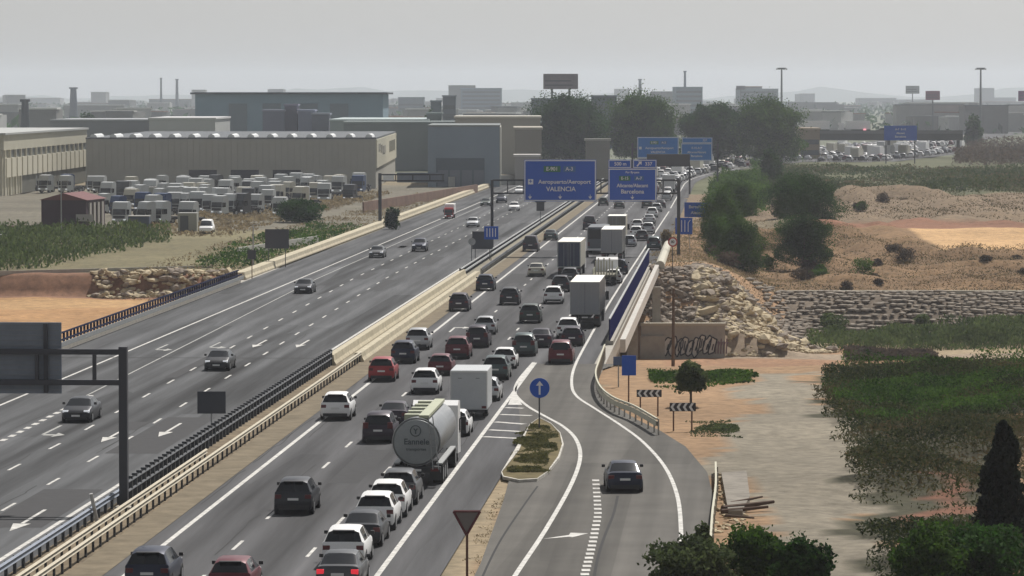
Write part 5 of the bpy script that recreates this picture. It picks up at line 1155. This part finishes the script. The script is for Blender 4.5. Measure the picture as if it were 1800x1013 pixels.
def crown_pts(n, rx, ry, rz, zc, seed, lobes=14, shell=.55):
    g = np.random.RandomState(seed); out = []
    c = g.normal(size=(lobes, 3)); c /= np.linalg.norm(c, axis=1)[:, None]; c *= g.uniform(.25, .72, (lobes, 1)); c[0] = 0; rad = g.uniform(.28, .5, lobes); rad[0] = .6
    per = (rad**2/np.sum(rad**2)*n).astype(int)+1
    for i in range(lobes):
        p = g.normal(size=(per[i], 3)); p /= np.linalg.norm(p, axis=1)[:, None]; p *= (shell+(1-shell)*g.rand(per[i], 1)**.6)*rad[i]*(1+.25*g.normal(size=(per[i], 1))); out.append(p+c[i])
    p = np.concatenate(out)/.95
    m_ = int(n*.35); q = g.normal(size=(m_, 3)); q /= np.linalg.norm(q, axis=1)[:, None]; q *= g.uniform(.75, 1.0, (m_, 1))*(1+.10*np.sin(q[:, :1]*7+q[:, 2:3]*9+seed))
    q[:, 2] = np.where(q[:, 2] < 0, np.sign(q[:, 2])*np.abs(q[:, 2])**.6, q[:, 2]); q[:, :2] *= np.where(q[:, 2:3] < -.3, .9, .86); q[:, 2] *= .88
    p = np.concatenate([p, q]); lo = np.where(p[:, 2] < 0, 1/np.sqrt(np.maximum(.3, 1-.75*p[:, 2]**2)), 1); p[:, :2] *= lo[:, None]; p[:, 2] = np.clip(p[:, 2], -1.02, 2)
    p[:, :2] *= 1+.16*np.sin(p[:, 2:3]*6+seed)*np.cos(p[:, :1]*5+seed*2); p = p*np.array([rx, ry, rz]); p[:, 2] += zc; return p
M_dkg = leafmat('leaf_dark', (.004, .016, .005), (.036, .092, .016), .22); M_mdg = leafmat('leaf_mid', (.010, .032, .005), (.075, .145, .022), .3); M_oliv = leafmat('leaf_olive', (.03, .045, .02), (.10, .13, .05), .8); M_dry = leafmat('leaf_dry', (.13, .10, .06), (.30, .24, .14), .4); M_reed = leafmat('leaf_reed', (.035, .06, .02), (.12, .16, .055), .3); M_purp = leafmat('leaf_purple', (.045, .035, .03), (.11, .085, .06), .5)
M_bark = mat('bark', (.08, .06, .045), .9, var=.2, scale=2)
def tree(name, X, Y, z0, w_, h, label, m=M_dkg, n=5000, size=.5, seed=0, cat='tree', group=None, trunk=.18, lobes=16, dy=None, vert=0, shell=.55):
    r = empty(name, (X, Y, z0), 0, label, cat, group); tb = MB(); rz_ = h*(1-trunk)/2; zc = h-rz_; tr = max(.06, h*.022)
    tb.tube((0, 0, -.3), (0, 0, h*trunk*1.3), tr*1.4, 8, tr); g = random.Random(seed)
    tb.tube((0, 0, h*trunk*1.3), (0, 0, zc), tr, 8, tr*.5)
    for k in range(6): an = g.uniform(0, 6.28); tb.tube((0, 0, h*trunk+g.uniform(0, .2)*h), (math.cos(an)*w_*.32, math.sin(an)*w_*.32, zc+g.uniform(-.3, .3)*rz_), tr*.55, 6, tr*.15)
    tb.obj('trunk', M_bark, r); p = crown_pts(n, w_/2, (dy or w_)/2, rz_, zc, seed, lobes, shell)
    p = p[p[:, 2] > .05]; leaf_mesh('crown', p, size, m, r, seed, vert); return r
def ptree(name, px0, px1, ytop, Y, z0, label, **k):
    X0 = PZ(px0, 0, Y)[0]; X1 = PZ(px1, 0, Y)[0]; zt = PZ(0, ytop, Y)[2]; return tree(name, (X0+X1)/2, Y, z0, (X1-X0)*1.02, zt-z0, label, **k)
for i, (a, b_, yt, Y, lb) in enumerate([(946, 1060, 160, 1110, 'leftmost of the four big dark trees beyond the signs'), (1062, 1194, 162, 1130, 'second and broadest big dark tree beyond the signs'), (1196, 1306, 176, 1160, 'third big dark tree behind the pale blue signs'), (1296, 1408, 174, 1150, 'rightmost big dark tree beside the beige tower')]):
    ptree('large_tree', a-6, b_+6, yt-2, Y, -.1, lb, n=42000, size=.36, seed=20+i, trunk=.01, lobes=34, m=(M_dkg if i in (0, 2) else M_mdg), group='row of big dark trees')
for i, (a, b_, yt, Y, z0, lb, mm, n_, sz) in enumerate([
    (1228, 1312, 330, 560, -2.2, 'tall green tree on the slope right of the lane arrow board', M_mdg, 30000, .13), (1258, 1350, 372, 500, -3.2, 'dark green tree lower on the slope right of the speed sign', M_mdg, 30000, .12), (1250, 1335, 315, 640, -.5, 'green tree behind the slope trees by the queue', M_mdg, 20000, .16), (1234, 1290, 375, 515, -2, 'bushy tree nearest the road above the rubble slope', M_mdg, 20000, .12),
    (1345, 1482, 303, 620, -.5, 'broad dark tree right of the dirt track', M_dkg, 38000, .15), (1362, 1468, 372, 520, -2.8, 'dark tree in front of the broad one above the stone wall', M_dkg, 26000, .13), (1338, 1376, 262, 900, 0, 'dark slender poplar behind the slope trees', M_dkg, 5000, .35), (1696, 1730, 205, 1500, 0, 'dark round tree at the right lamp mast foot', M_dkg, 2000, .8),
    (1186, 1246, 632, 256, -.1, 'small olive tree behind the chevron boards', M_oliv, 5000, .17), (487, 566, 348, 620, -.1, 'dark round bush left of the cantilever gantry', M_dkg, 9000, .22), (1162, 1182, 401, 520, -.1, 'little brown green cypress beside the right queue', M_dry, 800, .22), (675, 700, 362, 590, -.1, 'small dark bush beside the cantilever gantry foot', M_dkg, 900, .3), (740, 770, 190, 1300, 0, 'dark bush before the far dark towers', M_dkg, 900, .7), (138, 172, 192, 1500, 0, 'dark tree clump far left of the hangar', M_dkg, 1200, .8)]):
    ptree('tree' if n_ > 1500 else 'bush', a, b_, yt, Y, z0, lb, m=mm, n=n_, size=sz, seed=50+i, trunk=(.28 if 'olive tree' in lb else .005), lobes=24, group=None)
# near crowns at the bottom edge
for i, (a, b_, yt, Y, lb, mm) in enumerate([(1140, 1300, 945, 158, 'leafy green tree crown at the bottom edge left of the pale track', M_oliv), (1270, 1400, 925, 160, 'middle leafy crown of the bottom edge trees left of the track', M_mdg), (1360, 1470, 945, 157, 'rightmost leafy crown left of the pale track bottom', M_dkg), (1560, 1700, 925, 158, 'leafy crown at the bottom edge right of the track', M_mdg), (1660, 1830, 915, 160, 'leafy crown in the bottom right corner', M_dkg), (1215, 1260, 930, 165, 'small bright bush beside the slip road edge rail', M_oliv)]):
    ptree('leafy_tree', a, b_, yt, Y, -.1, lb, m=mm, n=8000, size=.13, seed=80+i, trunk=.1, lobes=18)
# cypress
Yc = 170.; X = PZ(1768, 0, Yc)[0]; r = empty('cypress', (X, Yc, -.1), 0, 'nearly black pointed cypress at the right edge', 'tree'); hc = PZ(0, 738, Yc)[2]; g = np.random.RandomState(3); n_ = 14000
u = g.rand(n_)**.75; an = g.rand(n_)*6.283; rad = 1.25*(1-u)**.55*(1+.32*np.sin(an*3+u*17)+.15*np.sin(an*5-u*41))*(.55+.45*g.rand(n_)); pts = np.stack([rad*np.cos(an)+.25*(1-u)*np.sin(u*9), rad*np.sin(an), u*hc], 1)
leaf_mesh('crown', pts, .16, leafmat('leaf_cypress', (.004, .008, .006), (.015, .024, .014), .8), r, 3, .6); MB().tube((0, 0, 0), (0, 0, hc*.8), .16, 8, .05).obj('trunk', M_bark, r)
# ground cover
def cover(name, polypx, n, size, hmax, m, label=None, seed=0, z=0, vert=.3, clump=6., world=None, dens=.45):
    g = np.random.RandomState(seed); pw = world or [P(*p, z) for p in polypx]; xs = [p[0] for p in pw]; ys = [p[1] for p in pw]
    X = g.uniform(min(xs), max(xs), n*3); Y = g.uniform(min(ys), max(ys), n*3); bw = min(max(ys)-min(ys), 40)*.10; k = inpoly(X+vnoise(X, Y, 2.2, seed+5)*1.6, Y+vnoise(X, Y, 4, seed+6)*bw*2, pw)
    c = vnoise(X, Y, clump, seed)+.5*vnoise(X, Y, clump/3, seed+1); k &= (c+.5 > dens*g.rand(n*3)*1.6); X = X[k][:n]; Y = Y[k][:n]; c = c[k][:n]
    hh = hmax*np.clip(.55+c*1.1, .12, 1.2)*g.rand(len(X))**.7; Z = hgt(X, Y)+hh
    o = leaf_mesh(name, np.stack([X, Y, Z], 1), size, m, None, seed, vert, 2.2); return tag(o, kind='stuff', label=label)
cover('scrub', [(1490, 655), (1830, 655), (1830, 1100), (1570, 1100), (1540, 960), (1505, 850), (1475, 760), (1440, 700), (1450, 680)], 150000, .11, 1.5, leafmat('leaf_scrub', (.014, .024, .009), (.12, .085, .045), .09, (.05, .058, .022)), 'dark green scrub covering the slope right of the pale track', 1, dens=1.0, clump=9)
cover('scrub', [(1470, 650), (1830, 640), (1830, 720), (1500, 745), (1450, 690)], 30000, .11, 1.6, M_mdg, 'brighter green scrub along the top right of the track', 2)
cover('reeds', None, 60000, .26, 2.6, M_reed, 'green reeds behind the left earth bank', 3, vert=.8, world=[(-115, 458), (-62, 458), (-56, 470), (-46, 545), (-60, 575), (-115, 575)], dens=.5)
cover('reeds', None, 22000, .2, 2.6, M_reed, 'reeds at the foot of the stone wall on the right', 4, vert=.8, world=[(34, 452), (75, 450), (75, 466), (34, 466)], clump=9, dens=.85)
cover('scrub', None, 12000, .2, 1.3, M_mdg, 'low green scrub between the reeds and the left roadside wall', 19, world=[P(330, 470), P(455, 462), P(640, 402), P(560, 398), P(430, 425)], clump=8, dens=.9)
gb_ = random.Random(31)
for i in range(34):                      # single bushes on the brown terraces
    X = gb_.uniform(26, 82); Y = gb_.choice([gb_.uniform(486, 545), gb_.uniform(486, 545), gb_.uniform(602, 780)]); w_ = gb_.uniform(1.2, 3.4)
    if Y > 545 and X < 50: X += 25
    dryb = gb_.random() < .6; tree('bush', X, Y, float(hgt(X, Y))-.1, w_, w_*gb_.uniform(.45, .8), '%s bush on the brown slope above the stone wall' % ('dry brownish' if dryb else 'dark green') if Y < 560 else '%s bush near the earth mounds on the right' % ('dry brownish' if dryb else 'dark green'), m=(M_purp if dryb else M_mdg), n=900, size=.16, seed=300+i, cat='bush', group=('bushes on the brown slope' if Y < 560 else 'bushes near the earth mounds')+(' dry' if dryb else ' green'), trunk=.01, lobes=8)
for i in range(16):                      # plants rooted in and before the stone wall
    X = gb_.uniform(35, 77); Y = gb_.uniform(458, 472); w_ = gb_.uniform(1.5, 3.6); tree('bush', X, Y, float(hgt(X, Y))-.1, w_, w_*.8, 'green bush growing against the foot of the long stone wall', m=M_reed, n=1200, size=.16, seed=400+i, cat='bush', group='green bushes at the stone wall', trunk=.01, lobes=8, vert=.5)
cover('dry_grass', None, 30000, .13, .4, M_dry, 'dry grass on the brown terrace above the stone wall', 5, world=[(22, 484), (85, 484), (85, 540), (56, 560), (50, 600), (35, 600)], dens=1.0)
cover('scrub', None, 40000, .12, .9, leafmat('leaf_mixed', (.03, .035, .015), (.13, .085, .05), .08, (.07, .06, .03)), 'mixed brown and green scrub patches on the slope above the stone wall', 20, world=[(26, 484), (86, 483.5), (86, 545), (52, 552), (48, 600), (40, 600)], clump=9, dens=1.15)
cover('scrub', None, 20000, .16, .9, MC['leaf_mixed'], 'scattered brown scrub around the earth mounds', 21, world=[(46, 640), (100, 630), (112, 790), (54, 800)], clump=11, dens=1.3)
cover('dry_grass', None, 16000, .13, .4, M_dry, 'dry grass on the slope beside the bridge end', 6, world=[(14, 452), (30, 452), (42, 600), (32, 640), (27, 640)], dens=.5)
cover('dry_grass', None, 16000, .16, .4, M_dry, 'dry grass strip beside the left roadside wall', 7, world=[road(440, -56), road(440, -70), road(800, -64), road(800, -55)], dens=.7)
cover('scrub', None, 60000, .36, 2.6, leafmat('leaf_band', (.02, .036, .012), (.13, .095, .06), .03, (.05, .075, .026)), 'band of green and brown shrubs on the plain at the right', 8, world=[(50, 810), (150, 790), (180, 1060), (66, 1060)], clump=20, dens=1.0)
cover('scrub', None, 45000, .28, 3.4, M_mdg, 'green scrub and low trees along the right roadside before the bend', 18, world=[road(650, -5), road(650, 5), (52, 800), (66, 1100), road(1090, -4), road(900, -4.5), road(760, -5)], clump=13, dens=.55)
cover('scrub', None, 24000, .5, 5.0, M_purp, 'purple brown dry thicket at the far right', 9, world=[(125, 1130), (190, 1100), (230, 1400), (160, 1400)], clump=25, dens=.4)
cover('scrub', None, 8000, .13, .55, M_mdg, 'green scrub on the near bank behind the olive tree', 10, world=[P(1140, 655), P(1330, 655), P(1320, 676), P(1150, 682)], clump=5, dens=1.1)
cover('scrub', None, 5000, .25, 1.6, M_purp, 'purple brown shrub patch at the ravine edge', 11, world=[(37, 436), (47, 436), (47, 444), (37, 444)], clump=8, dens=.2)
cover('island_grass', None, 9000, .09, .16, leafmat('leaf_island', (.04, .05, .015), (.13, .12, .05), 1.2), 'green brown grass on the traffic island', 12, world=[tuple((p+(cen-p)*.16).xy) for p in ip], clump=3, dens=.5).location.z = .22
cover('weeds', None, 3500, .08, .22, M_oliv, 'low green brown weeds in front of the right chevron board', 13, world=[P(1215, 765), P(1300, 765), P(1290, 738), P(1222, 738)], clump=2.5, dens=1.0)
cover('weeds', None, 2500, .05, .10, M_dry, 'dry weeds on the strip left of the slip road', 14, world=[P(800, 1040), P(830, 1040), P(900, 860), P(880, 855)], clump=3, dens=1.1)
cover('weeds', None, 4000, .06, .10, M_dry, 'dry weeds in the median verge', 15, world=[road(150, -30.6), road(150, -27.5), road(294, -27.6), road(294, -30.6)], clump=3, dens=1.2)
cover('scrub', None, 20000, .25, .9, M_dry, 'brown dry scrub below the roadside in front of the lorry park', 16, world=[(-62, 575), (-40, 560), (-24, 800), (-36, 800)], clump=14, dens=.7)
cover('far_woods', None, 26000, 3.2, 9, M_dkg, 'hazy belts of trees between the town buildings', 17, world=[(-420, 1900), (420, 1900), (1300, 6000), (-1300, 6000)], clump=120, dens=1.25, vert=0)

# ------------------------------------------------------------------ rubble, stone walls, abutment
def rock_mesh(seed, m):
    g = random.Random(seed); bm = bmesh.new(); bmesh.ops.create_icosphere(bm, subdivisions=1, radius=.5)
    for v in bm.verts: v.co = Vector((v.co.x*1.35, v.co.y, v.co.z*.7))*g.uniform(.72, 1.2)
    me = bpy.data.meshes.new('boulder'); bm.to_mesh(me); bm.free(); me.materials.append(m); return me
M_rock = mat('rock_pale', (.46, .385, .26), .9, var=.25, scale=.9, bump=.5); M_rock2 = mat('rock_grey', (.25, .21, .17), .9, var=.3, scale=.9, bump=.5)
RM = [rock_mesh(i, M_rock if i % 3 else M_rock2) for i in range(8)]+[rock_mesh(20+i, M_rock2) for i in range(4)]
def rocks(n, fn, label, group, smin, smax, ms, seed):
    g = random.Random(seed); i = 0
    while i < n:
        X, Y = fn(g)
        if X is None: continue
        o = bpy.data.objects.new('boulder', RM[g.choice(ms)]); COL.objects.link(o); s_ = g.uniform(smin, smax); o.scale = (s_, s_, s_*g.uniform(.6, 1.1)); o.rotation_euler = (g.uniform(-.5, .5), g.uniform(-.5, .5), g.uniform(0, 6.3))
        o.location = (X, Y, float(hgt(X, Y))+s_*.18); tag(o, label, 'boulder', group); i += 1
CONE = lambda g: (lambda X: (X, g.uniform(439.5+max(0, X-29)*1.4, 458)))(g.uniform(20.5, 36.5))
rocks(105, CONE, 'pale angular boulder on the rubble slope right of the graffiti wall', 'pale boulders of the rubble slope', .8, 1.8, list(range(8)), 1)
rocks(75, lambda g: (g.uniform(15.5, 25), g.uniform(443, 456)), 'grey brown boulder on the slope above the graffiti wall', 'grey boulders above the graffiti wall', .7, 1.5, [8, 9, 10, 11, 0, 3], 2)
rocks(100, lambda g: (lambda u: (lerp(-47.5, -30.5, u), g.uniform(450.5, 456)))(g.random()), 'pale stone on the left bank beside the road wall', 'pale stones on the left bank', .7, 1.4, list(range(8)), 3)
rocks(18, lambda g: P(g.uniform(1262, 1300), g.uniform(835, 930)), 'small rubble stone at the slip road edge', 'rubble stones beside the slip road edge', .2, .55, list(range(8)), 4)
def rubble(name, n, fn, label, smin, smax, m, seed):
    g = random.Random(seed); mb = MB(); base = [(v.co.copy()) for v in RM[seed % 8].vertices]; fs = [tuple(p.vertices) for p in RM[seed % 8].polygons]
    for i in range(n):
        X, Y = fn(g); s_ = g.uniform(smin, smax); e = Matrix.Rotation(g.uniform(0, 6.3), 3, 'Z') @ Matrix.Rotation(g.uniform(-.6, .6), 3, 'X'); k = len(mb.v); c = Vector((X, Y, float(hgt(X, Y))+s_*.12))
        mb.v += [tuple(e @ v*s_+c) for v in base]; mb.f += [[k+a for a in f] for f in fs]; mb.m += [0]*len(fs)
    return tag(mb.obj(name, m), label, kind='stuff')
rubble('rubble', 1300, CONE, 'small pale stones between the boulders of the rubble slope', .35, 1.0, M_rock, 1)
rubble('rubble', 700, lambda g: (g.uniform(14.5, 26), g.uniform(443, 458)), 'grey stones between the boulders above the graffiti wall', .3, .9, M_rock2, 2)
rubble('rubble', 500, lambda g: (g.uniform(-48, -30.5), g.uniform(450.5, 457)), 'small pale stones between the stones of the left bank', .3, .8, M_rock, 3)
rubble('rubble', 160, lambda g: P(g.uniform(1256, 1310), g.uniform(830, 935)), 'small rubble beside the slip road edge', .1, .3, M_rock, 4)
# graffiti abutment wall
Yg = 438.5; a = PZ(1128, 0, Yg)[0]; b_ = PZ(1276, 0, Yg)[0]
r = empty('abutment_wall', (a, Yg, 0), 0, 'grey concrete abutment wall covered in black and white graffiti', 'wall'); wg = b_-a; zt = PZ(0, 573, Yg)[2]; zb1 = -9.4
w1 = MB().box(0, wg, 0, .8, zb1, zt).obj('wall', mat('abut', (.36, .345, .31), .9, var=.18, scale=.7), r); MB().box(-.1, wg+.1, -.15, .9, zt+.003, zt+.3).obj('coping', mat('coping', (.45, .42, .34), .85), r)
MB().box(-.1, 2.6, -.5, -.003, zb1, zt-1.1).obj('buttress', mat('abut', 0), r)
g = random.Random(9); gb = MB(); gw_ = MB(); h0 = zb1+.5
for i in range(9):                       # bubble letters: dark outline, pale fill
    xc = 2.9+i*.62; hh_ = g.uniform(2.1, 2.6); zz = h0+hh_/2+g.uniform(-.1, .25); pts_ = []
    for k in range(9): an = k*2*math.pi/9; rr_ = g.uniform(.7, 1.15); pts_.append((xc+math.cos(an)*.44*rr_+.25*math.sin(an), zz+math.sin(an)*hh_/2*rr_))
    gw_.face([(p[0], -.02-.012*i, p[1]) for p in pts_])
    for k in range(9): u, v = pts_[k], pts_[(k+1) % 9]; gb.tube((u[0], -.03-.012*i, u[1]), (v[0], -.03-.012*i, v[1]), .075, 5)
    gb.tube((xc-.05, -.04-.012*i, zz-.5), (xc+.12, -.04-.012*i, zz+g.uniform(-.1, .6)), .07, 5)
gb.obj('graffiti', mat('graf_black', (.025, .025, .028), .8), w1); gw_.obj('graffiti', mat('graf_white', (.6, .58, .54), .8), w1)
pk = MB()
for i in range(6): pk.tube((7.9+i*.3, -.01, h0+.3), (7.95+i*.3, -.01, h0+1.7+.3*(i % 2)), .07, 5); pk.tube((7.9+i*.3, -.01, h0+1.1), (8.1+i*.3, -.01, h0+1.6), .07, 5)
pk.obj('graffiti', mat('graf_pink', (.2, .14, .16), .8), w1)
c2 = MB().box(0, 1.2, .2, 1.2, -9.3, -1.5).box(3.0, 3.9, 6, 7, -6.3, -1.4)
tag(c2.obj('abutment_column', M_conc, loc=(PZ(1103, 0, 436)[0], 436, 0)), 'concrete columns of the bridge abutment beside the navy screen', 'column')
# stepped stone wall: laid stones in rough courses
def courses(name, label, spots_, m, seed):
    g = random.Random(seed); mb = MB(); base = [v.co.copy() for v in RM[seed % 8].vertices]; fs = [tuple(p.vertices) for p in RM[seed % 8].polygons]
    for (X, Y, z) in spots_(g):
        sx, sy, sz = g.uniform(.5, 1.15), g.uniform(.8, 1.1), g.uniform(.45, .8); e = Matrix.Rotation(g.uniform(-.3, .3), 3, 'Z'); k = len(mb.v)
        mb.v += [tuple(e @ Vector((v.x*sx, v.y*sy, v.z*sz))+Vector((X, Y, z))) for v in base]; mb.f += [[k+a_ for a_ in f] for f in fs]; mb.m += [0]*len(fs)
    return tag(mb.obj(name, m), label, 'wall')
def long_wall(g):
    for k in range(14):
        X = 31.5-.25*k+g.random()
        while X < 79:
            w_ = .35*math.sin(X*.4+k)+.25*math.sin(X*.13)
            if g.random() < .93: Yk = 463.6+k*1.3+g.uniform(-.25, .25); yield X, Yk, float(hgt(X, Yk))+.22+g.uniform(-.08, .1)+w_*.1
            X += g.uniform(.55, 1.2)
courses('stone_wall', 'long stepped stone wall with a pale coping on the right of the ravine', long_wall, mat('rock_wall', (.27, .235, .195), .95, var=.35, scale=1.1, bump=.5), 3)
tag(MB().box(33, 79, 481.9, 482.6, -4.3, -3.75).obj('wall_coping', mat('coping', 0)), 'pale straight coping along the top of the long stone wall', 'coping')
def short_wall(g):
    for k in range(9):
        X = 20.5
        while X < 35: Yk = 455+k*.9+(X-20)*.6; yield X, Yk, float(hgt(X, Yk))+.25+g.uniform(-.1, .1); X += g.uniform(.6, 1.2)
courses('stone_wall', 'short tiers of grey stone joining the rubble slope to the long wall', short_wall, M_rock2, 5)
# concrete slab and driftwood by the slip road
a = P(1272, 830); sl_ = MB(); q = [P(*p) for p in [(1268, 838), (1312, 835), (1318, 880), (1305, 905), (1280, 905)]]
sl_.face([(*p, .22) for p in q]); 
for i in range(5): sl_.face([(*q[i], -.1), (*q[(i+1) % 5], -.1), (*q[(i+1) % 5], .22), (*q[i], .22)])
tag(sl_.obj('concrete_slab', mat('slab', (.22, .20, .17), .9, var=.25, scale=1.2)), 'broken concrete slab between the slip road and the pale track', 'slab')
for i, (p0, p1, r_) in enumerate([((1270, 900), (1360, 893), .16), ((1268, 905), (1350, 902), .13), ((1285, 890), (1340, 884), .09), ((1276, 912), (1325, 922), .08)]):
    a, b_ = P(*p0), P(*p1); tag(MB().tube((*a, .15), (*b_, .3), r_, 7, r_*.5).obj('driftwood', mat('wood_dark', (.09, .06, .045), .9)), ['thickest dark log of the driftwood heap', 'second dark log lying against the thickest one', 'thin upper branch of the driftwood heap', 'thin lower branch of the driftwood heap'][i], 'log', 'driftwood beside the slip road')
# distant hills
mb = MB(); xs_ = np.linspace(-2600, 2600, 80); hh = 24+34*vnoise(xs_, xs_*0, 300, 3)+20*vnoise(xs_, xs_*0, 90, 4)
for i in range(79): mb.face([(xs_[i], 11000, -1), (xs_[i+1], 11000, -1), (xs_[i+1], 11500, max(5, hh[i+1])), (xs_[i], 11500, max(5, hh[i]))]); mb.face([(xs_[i], 11500, max(5, hh[i])), (xs_[i+1], 11500, max(5, hh[i+1])), (xs_[i+1], 12000, -1), (xs_[i], 12000, -1)])
struct('hills', mb, mat('hills', (.08, .09, .07), .9))

# ------------------------------------------------------------------ haze
hz = MB().box(-4100, 4100, -500, 12600, -12, 90)
hm = bpy.data.materials.new('haze'); hm.use_nodes = True; n = hm.node_tree
for x in list(n.nodes):
    if x.type != 'OUTPUT_MATERIAL': n.nodes.remove(x)
pv = n.nodes.new('ShaderNodeVolumePrincipled'); pv.inputs['Color'].default_value = (.83, .895, 1.0, 1); pv.inputs['Density'].default_value = .00010; pv.inputs['Anisotropy'].default_value = .3
n.links.new(pv.outputs[0], n.nodes['Material Output'].inputs['Volume'])
tag(hz.obj('haze', hm), kind='stuff')
